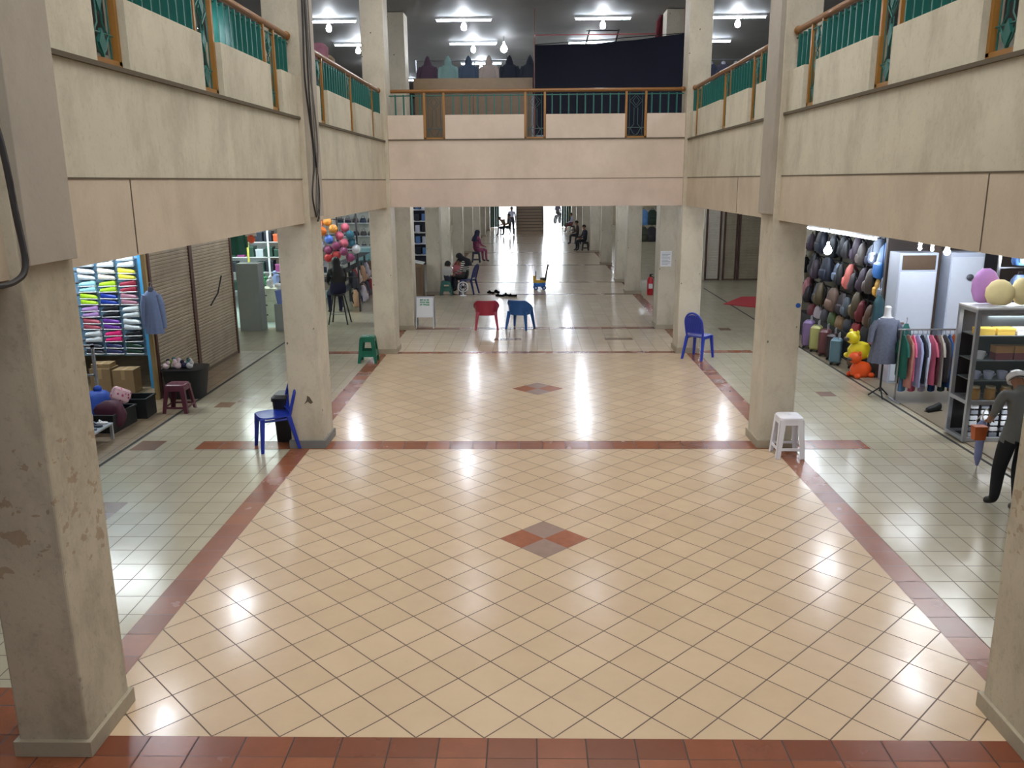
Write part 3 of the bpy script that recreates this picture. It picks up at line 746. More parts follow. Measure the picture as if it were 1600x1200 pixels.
def suitcase(label, loc, rz, mat, h=.5, wd=.34, group=None):
    t = thing('suitcase', label, 'suitcase', loc, rz, group)
    b = MB(); b.loft([(0, 0, .05, wd/2-.03, .08), (0, 0, .08, wd/2, .10), (0, 0, h-.04, wd/2, .10), (0, 0, h, wd/2-.04, .07)], 24, p=5); b.build('shell', mat, t)
    b = MB()
    for k in range(5): b.box(-wd/2+.05+k*(wd-.1)/4-.006, -wd/2+.05+k*(wd-.1)/4+.006, -.105, -.098, .1, h-.06)
    b.build('ribs', mat, t, smooth=0)
    b = MB(); b.tube([(-.07, .04, h-.01), (-.07, .04, h+.10), (.07, .04, h+.10), (.07, .04, h-.01)], .009, 6); b.build('handle', M_alu, t)
    for sx in (-1, 1):
        for sy in (-1, 1): b = MB(); b.tube([(sx*(wd/2-.05)-.012, sy*.06, .025), (sx*(wd/2-.05)+.012, sy*.06, .025)], .025, 10); b.build('wheel', M_black, t)
    return t
def shutter(label, p0, p1, h, mat, post=True, z0=.04):
    """closed roller shutter between two floor points, corrugated horizontally"""
    a, b_ = Vector((p0[0], p0[1], 0)), Vector((p1[0], p1[1], 0)); L = (b_-a).length; ang = math.atan2(b_.y-a.y, b_.x-a.x)
    t = thing('roller_shutter', label, 'shutter', (p0[0], p0[1], 0), ang)
    b = MB(); n = int(h/.055)
    prof = []
    for k in range(n):
        z = z0+k*.055; prof += [(0, z), (-.011, z+.013), (-.011, z+.040), (0, z+.053)]
    vs = []; 
    for x in (.03, L-.03):
        for y, z in prof: vs.append((x, y, z))
    m_ = len(prof); fs = [(i, i+m_, i+1+m_, i+1) for i in range(m_-1)]
    b.add(vs, fs); b.box(.03, L-.03, .005, .02, z0, z0+n*.055); b.build('curtain', mat, t, smooth=0)
    MB().box(.03, L-.03, -.02, .02, .0, .05).build('bottom_bar', pm((92, 78, 62), .6), t, smooth=0)
    for x in (0, L): MB().box(x-.03, x+.03, -.035, .03, 0, h+.03).build('guide_rail', pm((76, 48, 40), .6, var=.25), t, smooth=0)
    return t
def shoe_pair_mesh():
    def half():
        b = MB()
        b.loft([(0, .010, -.14, .015, .012), (0, .022, -.12, .036, .03), (0, .030, -.06, .044, .040), (0, .034, 0, .040, .046), (0, .044, .06, .038, .056), (0, .05, .11, .036, .06), (0, .045, .135, .022, .045)], 14, axis='x', p=2.4)
        return b
    return half()

# ---------------------------------------------------------------- left aisle: shoe stall
M_panel = pm((120, 160, 190), .4)
t = thing('display_board', 'pale blue rack board with a blue edge post behind the hanging shoes', 'display rack', (-7.0, 9.08, 0))
MB().box(-.62, .56, .0, .03, .55, 2.75).build('backboard', M_panel, t, smooth=0)
MB().box(.53, .60, -.06, .03, 0.0, 2.75).build('post', pm((70, 150, 200), .35), t, smooth=0)
b = MB()
for k in range(10): b.box(-.6, .53, -.012, -.002, .63+k*.19, .645+k*.19)
b.build('hook_rail', M_alu, t, smooth=0)
SH = [ # rows from the top: three columns of colour names
 ('white', 'white', 'white'), ('white', 'cream', 'yellow'), ('pale blue', 'lime', 'dark red'), ('lime', 'royal blue', 'grey and red'),
 ('lilac', 'black', 'white'), ('faded red', 'purple', 'white'), ('white', 'hot pink', 'black'), ('charcoal', 'navy', 'dark green')]
CC = {'white': (224, 234, 242), 'cream': (236, 232, 214), 'yellow': (226, 218, 70), 'pale blue': (160, 216, 232), 'lime': (176, 222, 50), 'dark red': (150, 44, 66), 'royal blue': (32, 62, 160),
      'grey and red': (170, 120, 140), 'lilac': (176, 140, 200), 'black': (26, 30, 38), 'faded red': (170, 84, 100), 'purple': (110, 60, 160), 'hot pink': (236, 50, 130), 'charcoal': (56, 60, 70),
      'navy': (50, 56, 100), 'dark green': (28, 60, 50)}
base_shoe = None; KS = ['top row', 'second row', 'third row', 'fourth row', 'fifth row', 'sixth row', 'seventh row', 'bottom row']; KC = ['left', 'middle', 'right']
for r, cols in enumerate(SH):
    for c, cn in enumerate(cols):
        z = 2.13-r*.205; x = -7.33+c*.335
        for u in (0, 1):
            m = pm(CC[cn], .45, var=.15, scale=20)
            lab = '%s shoe on the rack board, %s of %s column, %s' % (cn, 'upper' if u == 0 else 'lower', KC[c], KS[r])
            t = thing('shoe', lab, 'shoe', (x, 9.01, z-(.0 if u == 0 else .095)), 0, 'shoes hanging on the rack board')
            if r % 2: t.scale = (-1, 1, 1)
            shoe_pair_mesh().build('upper', m, t)
            b = MB(); b.loft([(0, -.002, -.145, .03, .008), (0, 0, -.05, .046, .012), (0, .002, .06, .04, .012), (0, .002, .14, .03, .008)], 12, axis='x', p=3)
            b.build('sole', M_white if cn not in ('white', 'cream') else pm((120, 130, 140), .5), t)
# boxes, bundles, crates
def carton(label, loc, d, rz=0):
    t = thing('cardboard_box', label, 'box', loc, rz)
    MB().box(-d[0]/2, d[0]/2, -d[1]/2, d[1]/2, 0, d[2]).build('carton', pm((150, 126, 92), .8, var=.12), t, smooth=0, bevel=.004)
    MB().box(-.03, .03, -d[1]/2-.002, d[1]/2+.002, d[2]*.6, d[2]+.002).build('packing_tape', pm((176, 150, 110), .4), t, smooth=0)
carton('brown cardboard box under the shoe rack, left of two', (-7.12, 8.8, .0), (.34, .3, .42)); carton('brown cardboard box under the shoe rack, right of two', (-6.74, 8.78, .0), (.34, .3, .40), .05)
carton('small flat cardboard box lying on the left carton', (-7.12, 8.8, .423), (.3, .26, .07), .1)
def bundle(name, label, cat, loc, r, mat, knot=True, seed=1):
    t = thing(name, label, cat, loc, seed*.7)
    b = MB(); secs = []
    for i in range(9):
        a = PI*(i/8); secs.append((.02*math.sin(i*seed), .015*math.cos(i+seed), r[2]*(1-math.cos(a)), max(.02, r[0]*(math.sin(a)**.7)), max(.02, r[1]*(math.sin(a)**.7))))
    b.loft(secs, 26, p=2.4, rip=.08, rk=6); b.build('sack', mat, t, smooth=60)
    if knot: MB().ball((.02, 0, 2*r[2]+.02), (.06, .05, .05)).build('knot', mat, t)
    return t
def crate(label, loc, d, rz=0, mat=M_black):
    t = thing('plastic_crate', label, 'crate', loc, rz)
    b = MB(); x, y, z = d[0]/2, d[1]/2, d[2]; w_ = .015
    b.box(-x, x, -y, y, 0, .02); b.box(-x, x, -y, -y+w_, .02, z); b.box(-x, x, y-w_, y, .02, z); b.box(-x, -x+w_, -y+w_, y-w_, .02, z); b.box(x-w_, x, -y+w_, y-w_, .02, z)
    b.build('walls', mat, t, smooth=0)
    b = MB(); b.box(-x-.012, x+.012, -y-.012, -y, z-.03, z); b.box(-x-.012, x+.012, y, y+.012, z-.03, z); b.box(-x-.012, -x, -y, y, z-.03, z); b.box(x, x+.012, -y, y, z-.03, z)
    b.build('rim', mat, t, smooth=0)
M_bk = pm((22, 26, 28), .6, var=.3)
crate('large black plastic crate at the aisle edge holding cloth bundles', (-6.12, 6.75, .0), (.60, .62, .26), -.05, M_bk)
crate('smaller black plastic crate right behind the large crate', (-5.90, 7.34, .0), (.36, .36, .30), .05, M_bk)
bundle('cloth_bundle', 'bright blue cloth bundle resting in the large black crate', 'bundle', (-6.22, 6.80, .022), (.22, .22, .25), pm((14, 70, 170), .6, bmp=.3), seed=1)
bundle('cloth_bundle', 'dark maroon cloth bundle beside the bright blue one', 'bundle', (-5.96, 6.62, .022), (.13, .22, .20), pm((74, 30, 50), .7, bmp=.3), False, seed=2)
t = thing('cushion', 'pink floral cushion leaning on the maroon bundle', 'cushion', (-5.93, 6.80, .36), .9)
b = MB(); b.T = Matrix.Rotation(.5, 4, 'Y'); b.loft([(0, 0, 0, .10, .02), (0, 0, .03, .13, .05), (0, 0, .10, .14, .06), (0, 0, .17, .13, .05), (0, 0, .2, .10, .02)], 20, p=4); b.build('cover', pattern((196, 90, 140), (226, 190, 200), 22, .35, c3=(150, 60, 100)), t)
# low bench with folded goods
t = thing('low_bench', 'low silver metal display bench at the aisle edge by the nearest pillar', 'bench', (-6.05, 5.85, 0))
MB().box(-.32, .32, -.36, .36, .20, .225).build('top', M_alu, t, smooth=0)
for sx in (-1, 1):
    for sy in (-1, 1): MB().box(sx*.3-.018, sx*.3+.018, sy*.34-.018, sy*.34+.018, 0, .20).build('leg', M_alu, t, smooth=0)
random.seed(5); q = 0
for i in range(3):
    for j in range(5):
        m = [pm((40, 48, 70), .6), M_white, pm((90, 100, 120), .6)][(i+j) % 3]; q += 1
        t = thing('sandal', '%s rubber sandal on the low silver bench, row %s, place %s from the aisle' % (['navy', 'white', 'grey'][(i+j) % 3], ['one', 'two', 'three', 'four', 'five'][j], ['one', 'two', 'three'][i]), 'sandal', (-5.84-i*.17, 5.56+j*.145, .2265), PI/2, 'sandals on the low bench')
        MB().loft([(0, 0, 0, .04, .075), (0, 0, .018, .042, .078), (0, 0, .024, .036, .07)], 12, p=2.4).build('sole', m, t)
        MB().tube([(-.038, .02, .015), (0, .035, .05), (.038, .02, .015)], .011, 6).build('strap', m, t)
bundle('folded_cloth', 'pale pink folded cloth pile behind the low bench', 'cloth', (-6.18, 6.36, .0), (.12, .10, .17), pm((206, 176, 180), .8), False, 3)
# grey upright stand with black bag
t = thing('display_stand', 'grey metal display stand in front of the shoe rack', 'stand', (-7.0, 8.0, 0))
b = MB()
for x in (-.16, .16): b.box(x-.02, x+.02, -.02, .02, 0, .95)
b.box(-.18, .18, -.02, .02, .9, .94); b.box(-.16, .16, -.02, .02, .45, .48); b.build('frame', pm((150, 152, 158), .5), t, smooth=0)
for x in (-.16, .16): MB().box(x-.03, x+.03, -.2, .2, 0, .03).build('foot', pm((150, 152, 158), .5), t, smooth=0)
backpack('black backpack slung on the grey display stand', (-7.12, 7.86, .35), 0, pm((30, 28, 34), .7), pm((120, 50, 60), .6), 1.05)
# shirt on a wooden post
t = thing('wooden_post', 'yellowish wooden post beside the first shutter', 'post', (-6.03, 8.27, 0)); MB().box(-.03, .03, -.03, .03, 0, 2.7).build('upright', pm((150, 128, 84), .7, var=.15), t, smooth=0)
MB().box(.03, .10, -.015, .015, 1.62, 1.65).build('hook', M_metal, t, smooth=0)
garment('denim_shirt', 'light blue denim shirt hanging on the wooden post', 'shirt', (-5.93, 8.2, 1.86), .15, pm((112, 128, 164), .8, var=.15, scale=20, bmp=.3), w=.12, L=.66, d=.06, sleeves='down', collar=pm((60, 66, 84), .8))
# basket heaped with artificial flowers
t = thing('storage_basket', 'large black basket heaped with soft toys beside the shutters', 'basket', (-5.64, 8.5, 0))
MB().loft([(0, 0, 0, .26, .22), (0, 0, .46, .32, .28), (0, 0, .47, .33, .29)], 24, p=4).build('body', M_bk, t)
MB().loft([(0, 0, .44, .335, .295), (0, 0, .48, .335, .295)], 24, p=4).build('rim', M_black, t)
random.seed(9)
for i in range(14):
    c_ = [((220, 196, 200), 'pink and white'), ((216, 214, 216), 'white'), ((70, 110, 112), 'teal'), ((44, 36, 66), 'dark purple'), ((110, 150, 60), 'green')][0 if i < 4 else 1 if i < 7 else 2 if i < 9 else 3 if i < 12 else 4]
    xx = -.24+.48*((i*7) % 14)/13 if i > 6 else -.25+.06*i; yy = -.14+.28*((i*5) % 14)/13
    t = thing('soft_toy', '%s soft toy on the black basket, number %s from its left' % (c_[1], ['one', 'two', 'three', 'four', 'five', 'six', 'seven', 'eight', 'nine', 'ten', 'eleven', 'twelve', 'thirteen', 'fourteen'][i]), 'toy', (-5.64+xx, 8.5+yy, .475), i, 'soft toys heaped on the basket')
    MB().ball((0, 0, .05), (.055, .05, .05), 10).build('body', pm(c_[0], .8, var=.15), t); MB().ball((.04, 0, .105), .034, 8).build('head', pm(c_[0], .8, var=.15), t)
# shutters of the closed stalls
M_shut = plaster('shutter_paint', (156, 142, 120), (100, 86, 68), .6); M_shut2 = plaster('shutter_paint_grey', (164, 154, 134), (104, 94, 76), .5)
shutter('beige roller shutter of the closed left stall, nearer to the shoe rack', (-6.02, 8.36), (-6.02, 9.97), 3.2, M_shut)
shutter('beige roller shutter with a long dark scratch, further along the left aisle', (-6.02, 10.03), (-6.02, 12.0), 3.2, M_shut)
b = MB(); b.tube([(-6.0, 10.75, 1.15), (-6.0, 11.15, 1.32), (-6.0, 11.4, 1.62)], .014, 6); o_ = tag(b.build('scratch_mark', M_bk), 'long dark diagonal scratch across the second left shutter', 'scratch')  # shutter scratch modelled as a thin dark tube
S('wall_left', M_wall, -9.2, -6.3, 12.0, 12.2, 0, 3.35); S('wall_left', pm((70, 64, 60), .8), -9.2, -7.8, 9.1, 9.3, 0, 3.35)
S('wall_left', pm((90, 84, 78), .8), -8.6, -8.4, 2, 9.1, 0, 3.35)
S('wall_left', M_wall, -6.55, -6.3, 4.0, 4.3, 0, 3.35)

# ---------------------------------------------------------------- left: bright stationery stall behind the second pillar
M_cab = pm((136, 140, 138), .5, var=.06)
t = thing('metal_cabinet', 'tall grey metal cabinet at the corner of the bright left stall', 'cabinet', (-6.55, 14.72, 0))
MB().box(-.26, .25, -.2, .2, 0, 1.55).build('body', M_cab, t, smooth=0, bevel=.006); MB().box(-.24, .23, -.212, -.2, .05, 1.25).build('door', M_cab, t, smooth=0, bevel=.003)
MB().box(.17, .19, -.235, -.212, .7, .85).build('handle', M_metal, t, smooth=0)
t = thing('metal_cabinet', 'low grey cabinet with an open plastic tub on top, hidden partly by a pillar', 'cabinet', (-5.72, 14.72, 0))
MB().box(-.27, .24, -.2, .2, 0, .62).build('body', M_cab, t, smooth=0, bevel=.006); MB().box(-.25, .22, -.21, -.2, .04, .58).build('door', M_cab, t, smooth=0)
t = thing('plastic_tub', 'blue tub with slanting white lid on the low grey cabinet', 'tub', (-5.78, 14.72, .62))
MB().loft([(0, 0, 0, .17, .15), (0, 0, .30, .21, .18)], 20, p=4).build('body', pm((120, 140, 210), .4), t)
b = MB(); b.T = Matrix.Translation((0, 0, .34)) @ Matrix.Rotation(.3, 4, 'Y'); b.loft([(0, 0, 0, .22, .19), (0, 0, .06, .21, .18)], 20, p=4); b.build('lid', M_white, t)
t = thing('drawer_counter', 'cream counter with drawers inside the bright left stall', 'counter', (-6.62, 16.3, 0))
cr = pm((220, 222, 200), .5)
MB().box(-.28, .28, -.45, .45, 0, .78).build('body', cr, t, smooth=0); MB().box(-.31, .31, -.48, .48, .78, .82).build('top', cr, t, smooth=0)
for k in range(3):
    d_ = MB().box(-.25, .25, -.47, -.45, .06+k*.24, .27+k*.24).build('drawer', cr, t, smooth=0); MB().box(-.07, .07, -.485, -.47, .16+k*.24, .185+k*.24).build('handle', M_black, d_, smooth=0)
t = thing('shelf_rack', 'yellow and white shelf rack stacked with dark goods in the left stall', 'shelf', (-7.35, 18.2, 0))
for i, x in enumerate((-.85, -.3, .25, .8)): MB().box(x-.025, x+.025, -.2, -.15, 0, 2.7).build('upright', pm((214, 208, 90), .5) if i % 2 else M_white, t, smooth=0)
for z in (.5, 1.0, 1.4, 1.8, 2.2): MB().box(-.87, .82, -.2, .25, z-.02, z).build('shelf', M_white, t, smooth=0)
random.seed(11); cl = [((40, 70, 60), 'dark green'), ((30, 36, 50), 'black'), ((60, 110, 150), 'blue'), ((200, 90, 50), 'orange'), ((180, 190, 200), 'silver'), ((150, 70, 130), 'purple')]
for k, z in enumerate((.5, 1.0, 1.4, 1.8, 2.2)):
    for i in range(7):
        c_ = cl[random.randrange(6)] if i % 2 else cl[k % 2]; hh = random.uniform(.2, .32)
        t = thing('storage_box', '%s box on the yellow shelf rack, %s shelf, place %s from left' % (c_[1], ['lowest', 'second', 'third', 'fourth', 'top'][k], ['one', 'two', 'three', 'four', 'five', 'six', 'seven'][i]), 'box', (-8.1+i*.25, 18.15, z+.001), 0, 'boxes on the yellow shelf rack')
        MB().box(-.10, .10, -.14, .14, 0, hh-.03).build('body', pm(c_[0], .6, var=.2), t, smooth=0, bevel=.005); MB().box(-.105, .105, -.145, .145, hh-.03, hh).build('lid', pm([min(255, v+30) for v in c_[0]], .6), t, smooth=0)
for i, (x, y, z, c_, n_) in enumerate(((-6.74, 16.02, .82, (90, 50, 160), 'purple'), (-6.52, 16.08, .82, (226, 226, 230), 'white'), (-6.76, 16.36, .82, (60, 140, 90), 'green'), (-6.5, 16.5, .82, (150, 170, 220), 'pale blue'))):
    bundle('shopping_bag', '%s shopping bag standing on the cream counter' % n_, 'bag', (x, y, z), (.09, .08, .09+.02*i), pm(c_, .5), True, i+1)
garment('dress', 'pale pink dress hanging at the corner of the bright left stall', 'dress', (-7.66, 16.16, 2.5), .2, pm((226, 196, 214), .8), w=.12, L=.8, d=.05, sleeves='short')
t = thing('garment_rail', 'short rail carrying a coat and a dress in the bright left stall', 'rail', (-7.45, 16.1, 0)); b = MB(); b.tube([(-.35, .1, 2.51), (.35, -.1, 2.51)], .012, 6); b.tube([(-.35, .1, 0), (-.35, .1, 3.34)], .012, 6); b.tube([(.35, -.1, 2.5), (.35, -.1, 3.34)], .012, 6); b.build('frame', M_metal, t)
garment('raincoat', 'green and navy coat hanging behind the grey metal cabinet', 'coat', (-7.25, 16.03, 2.5), .2, pm((34, 84, 70), .8), w=.18, L=.75, d=.07)
S('wall_left', pm((206, 222, 220), .5), -9.2, -9.0, 12.2, 24, 0, 3.35)
area('assumed_stall_lamp_left', (-7.3, 16.6, 3.2), 1.2, 1.2, 110, (.86, 1, .96)); area('assumed_stall_lamp_shoes', (-7.1, 8.3, 3.2), 1.4, .4, 80, (.85, .95, 1))  # assumed area lamps for the bright stalls, no tubes are modelled here
t = thing('hanging_banner', 'small red and white banner hanging over the bright left stall', 'banner', (-6.75, 15.6, 1.95)); MB().box(-.13, .13, -.006, .006, .15, .75).build('cloth', pm((236, 214, 208), .7), t, smooth=0); MB().ball((0, 0, .08), (.1, .05, .1)).build('pendant', pm((226, 90, 50), .5), t); MB().tube([(0, 0, .7), (0, 0, 1.4)], .005, 5).build('cord', M_black, t)

# ---------------------------------------------------------------- left: toy stall with balls behind the third pillar
random.seed(21)
BC = [((236, 120, 40), 'orange'), ((240, 160, 70), 'amber'), ((90, 130, 220), 'blue'), ((230, 232, 240), 'white'), ((60, 150, 70), 'green'), ((190, 60, 60), 'red'), ((150, 70, 110), 'plum'), ((50, 110, 130), 'teal'), ((214, 110, 130), 'pink')]
pos = [(-5.50, 17.2, 2.30, 0), (-5.28, 17.2, 2.36, 1), (-5.38, 17.0, 2.12, 0), (-5.12, 17.1, 2.18, 1), (-5.52, 17.1, 1.98, 2), (-5.22, 17.0, 1.92, 2), (-5.45, 17.0, 1.78, 3), (-5.0, 17.2, 2.0, 8), (-4.86, 17.3, 2.2, 8), (-4.72, 17.2, 2.02, 7), (-4.70, 17.3, 1.82, 7),
       (-5.05, 17.0, 1.76, 6), (-4.86, 17.1, 1.82, 8), (-5.52, 17.0, 1.56, 4), (-5.25, 17.0, 1.66, 6), (-4.86, 17.0, 1.62, 6), (-4.58, 17.2, 1.66, 3), (-5.05, 17.0, 1.52, 5), (-5.26, 17.0, 1.46, 5), (-5.50, 17.0, 1.32, 2), (-4.72, 17.1, 1.45, 6), (-5.42, 17.2, 2.5, 5)]
ON = ['one', 'two', 'three', 'four', 'five', 'six', 'seven', 'eight', 'nine', 'ten', 'eleven', 'twelve', 'thirteen', 'fourteen', 'fifteen', 'sixteen', 'seventeen', 'eighteen', 'nineteen', 'twenty', 'twenty-one', 'twenty-two', 'twenty-three', 'twenty-four', 'twenty-five', 'twenty-six', 'twenty-seven', 'twenty-eight', 'twenty-nine', 'thirty']
for i, (x, y, z, c) in enumerate(pos):
    t = thing('toy_ball', '%s toy ball in a net at the left toy stall, %s down from the top' % (BC[c][1], ON[i]), 'ball', (x, y, z), 0, 'balls hanging in the toy stall')
    MB().ball((0, 0, 0), .115, 16).build('ball', pm(BC[c][0], .3, var=.25, scale=14), t); MB().tube([(0, 0, .11), (0, 0, .24)], .005, 5).build('cord', M_white, t)
t = thing('toy_stand', 'tall dark frame stand that carries the toy balls', 'stand', (-5.1, 17.45, 0)); b = MB()
for x in (-.5, 0, .5): b.box(x-.02, x+.02, -.02, .02, 0, 3.3)
for z in (.9, 1.6, 2.0, 2.4, 2.8): b.box(-.5, .5, -.02, .02, z-.015, z+.015)
b.build('frame', pm((60, 56, 60), .5), t, smooth=0); MB().box(-.55, .2, -.3, .2, .82, .9).build('tray', pm((50, 44, 52), .6), t, smooth=0)
for i, (x, z, c, n_) in enumerate(((-5.42, 1.02, (232, 234, 236), 'white'), (-5.06, 1.0, (190, 170, 190), 'patterned white'))):
    t = thing('boxed_toy', '%s boxed toy below the hanging balls' % n_, 'toy box', (x, 17.1, z)); MB().box(-.12, .12, -.05, .05, 0, .34).build('carton', pattern((230, 232, 236), (90, 90, 110), 16, .45) if i else M_white, t, smooth=0); MB().box(-.09, .09, -.054, -.05, .05, .2).build('window', pm((60, 70, 90), .3), t, smooth=0)
# garment and bag racks along the floor further on
random.seed(4); RC = [((190, 150, 120), 'tan'), ((220, 200, 190), 'cream'), ((150, 40, 50), 'red'), ((60, 60, 72), 'charcoal'), ((120, 90, 70), 'brown'), ((200, 190, 200), 'pale'), ((40, 50, 70), 'navy')]
for i in range(14):
    c = RC[(i*3) % 7]; x = -5.0+.05*math.sin(i*2)-i*.01; y = 18.3+i*.26; z0_ = .0
    b = backpack('%s bag on the slanting floor rack of the toy stall, place %s from the front' % (c[1], ON[i]), (x+(.0 if i % 2 else .12), y, .02+(.48 if i % 2 else 0)), PI/2+.3, pm(c[0], .6, var=.3, scale=16), pm([min(255, v+20) for v in c[0]], .6), 1.05, 'bags on the slanting floor rack')
t = thing('bag_rack', 'dark slanting rack of bags along the left aisle floor', 'rack', (-5.25, 18.2, 0)); b = MB()
for k in range(4): b.box(-.03, .03, k*1.15, k*1.15+.04, 0, 1.2)
for z in (.46, .95, 1.2): b.box(-.15, .16, -.1, 3.6, z-.02, z)
b.build('frame', pm((60, 60, 66), .5), t, smooth=0)
t = thing('glass_counter', 'glass display counter of small goods behind the toy stall', 'counter', (-5.2, 22.4, 0)); MB().box(-.45, .5, -.3, .3, .0, .7).build('base', pm((70, 76, 90), .5), t, smooth=0)
MB().box(-.47, .52, -.32, .32, 1.30, 1.34).build('top', pm((200, 224, 226), .2), t, smooth=0); MB().box(-.45, .5, -.3, .3, .7, 1.30).build('pane', pm((150, 190, 196), .15), t, smooth=0)
t = thing('wall_shelf', 'pale wall shelf with rows of small purses at the back of the left aisle', 'shelf', (-5.1, 23.3, 0)); b = MB()
MB().box(-1.4, .9, .2, .25, .4, 3.2).build('backboard', pm((200, 200, 192), .6), t, smooth=0)
for z in (1.2, 1.62, 2.04, 2.46): MB().box(-1.4, .9, -.1, .2, z-.03, z).build('shelf', M_white, t, smooth=0)
for k, z in enumerate((1.2, 1.62, 2.04, 2.46)):
    for i in range(9):
        handbag('dark purse on the pale wall shelf, %s tier, place %s from left' % (['lowest', 'second', 'third', 'top'][k], ON[i]), (-6.3+i*.25, 23.3, z+.002), 0, pm([(50, 44, 60), (70, 60, 60), (40, 50, 70)][(i+k) % 3], .5), .66, 'purses on the pale wall shelf')
# far left aisle glimpses
t = thing('display_shelf', 'white shelf of small goods glimpsed between the left pillars', 'shelf', (-4.75, 30, 0))
for k in range(6): MB().box(-.6, .8, -.2, .2, .4+k*.45, .44+k*.45).build('shelf', M_white, t, smooth=0)
MB().box(-.6, .8, .2, .25, 0, 3.0).build('backboard', pm((60, 64, 80), .6), t, smooth=0)
for k in range(6):
    for i in range(5):
        tb = thing('storage_box', '%s small box on the far white shelf, tier %s, place %s' % (['blue', 'white', 'dark'][(i+k) % 3], ON[k], ON[i]), 'box', (-5.17+i*.27, 29.98, .441+k*.45), 0, 'small boxes on the far white shelf')
        MB().box(-.09, .09, -.12, .12, 0, .27).build('body', pm([(90, 130, 190), (210, 214, 230), (40, 44, 60)][(i+k) % 3], .6), tb, smooth=0)
t = thing('wooden_cupboard', 'brown wooden cupboard with a tilted lid between the left pillars', 'cupboard', (-3.5, 20.35, 0))
MB().box(-.24, .24, -.22, .22, 0, 1.0).build('body', pm((112, 88, 66), .5, var=.2), t, smooth=0); MB().box(-.2, .2, -.235, -.22, .1, .9).build('door', pm((96, 74, 56), .5), t, smooth=0)
b = MB(); b.T = Matrix.Translation((0, 0, 1.03)) @ Matrix.Rotation(.2, 4, 'Y'); b.box(-.27, .27, -.24, .24, 0, .03); b.build('lid', M_white, t, smooth=0)

# ---------------------------------------------------------------- right aisle: bag stall
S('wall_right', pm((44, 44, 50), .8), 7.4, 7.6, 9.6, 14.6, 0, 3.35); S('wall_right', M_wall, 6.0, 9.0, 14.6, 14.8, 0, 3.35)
t = thing('goods_rail', 'dark metal rails of the bag stall on the right aisle', 'rack', (6.25, 12.1, 0)); b = MB()
for y in (-2.4, -.8, .8, 2.4): b.box(-.02, .02, y-.02, y+.02, 0, 3.2)
for z in (1.1, 1.68, 2.30): b.box(-.015, .015, -2.4, 2.4, z-.012, z+.012)
b.build('frame', M_bk, t, smooth=0)
random.seed(31)
BG = [((20, 20, 26), 'black'), ((30, 36, 54), 'navy'), ((42, 40, 44), 'charcoal'), ((110, 122, 144), 'silver'), ((60, 44, 60), 'plum'), ((26, 30, 34), 'dark grey'), ((84, 74, 70), 'taupe')]
k = 0; RN = ['upper row', 'middle row', 'lower row']
for r, z in enumerate((1.80, 1.30, .80)):
    for i in range(13):
        y = 9.95+i*.355
        c = BG[(i*5+r*3) % 7]
        if r == 0 and i in (1, 2): c = ((26, 92, 160), 'bright blue') if i == 1 else c
        if r == 1 and i == 1: c = ((200, 150, 50), 'mustard')
        if r == 1 and i == 5: c = ((214, 110, 100), 'salmon')
        if r == 2: c = [((40, 30, 36), 'black'), ((110, 84, 70), 'brown'), ((120, 30, 44), 'dark red'), ((90, 76, 50), 'olive'), ((70, 78, 88), 'slate')][i % 5]
        if r == 2 and i == 11: c = ((190, 120, 130), 'rose')
        big = r == 0 and i == 1
        backpack('%s backpack, %s of the right bag stall, %s from the near end' % (c[1], RN[r], ON[i]), (6.10-.10*r+.05*math.sin(i*3), y, z - (.22 if big else .03*math.sin(i*5+r))), -PI/2-.35+.5*math.sin(i*7+r*2), pm([v*.78 for v in c[0]], .55, var=.3, scale=18), pm([min(255, v*.95+6) for v in c[0]], .55), 1.55 if big else .95+.16*math.sin(i*4+r), 'backpacks hung in the right bag stall')
# second layer at the floor and suitcases
for i, (x, y, c, n_, h) in enumerate(((5.52, 12.35, (150, 120, 170), 'lilac', .56), (5.55, 11.98, (200, 196, 120), 'pale yellow', .52), (5.58, 11.55, (120, 66, 70), 'dusty red', .52), (5.60, 11.2, (60, 40, 46), 'dark maroon', .50), (5.50, 10.72, (110, 150, 170), 'light blue', .50), (5.72, 10.42, (120, 100, 84), 'beige brown', .34))):
    suitcase('%s hard suitcase standing at the front of the bag stall' % n_, (x, y, 0), -PI/2-.5, pm([v*.8 for v in c], .4), h, .30 if i < 4 else .22)
random.seed(8)
for i in range(9):
    c = [((170, 110, 116), 'rose'), ((30, 30, 36), 'black'), ((150, 34, 44), 'red'), ((40, 46, 56), 'navy'), ((130, 100, 70), 'tan'), ((90, 110, 60), 'green'), ((54, 50, 60), 'charcoal'), ((190, 180, 190), 'pale'), ((110, 40, 50), 'wine')][i]
    handbag('%s handbag lined up on the low ledge behind the suitcases' % c[1], (5.93, 10.1+i*.42, .501), PI/2, pm(c[0], .5, var=.3), 1.15, 'handbags on the low ledge')
t = thing('low_ledge', 'dark low ledge along the front of the bag stall', 'ledge', (5.98, 11.95, 0)); MB().box(-.14, .14, -2.2, 2.2, 0, .5).build('body', M_bk, t, smooth=0)
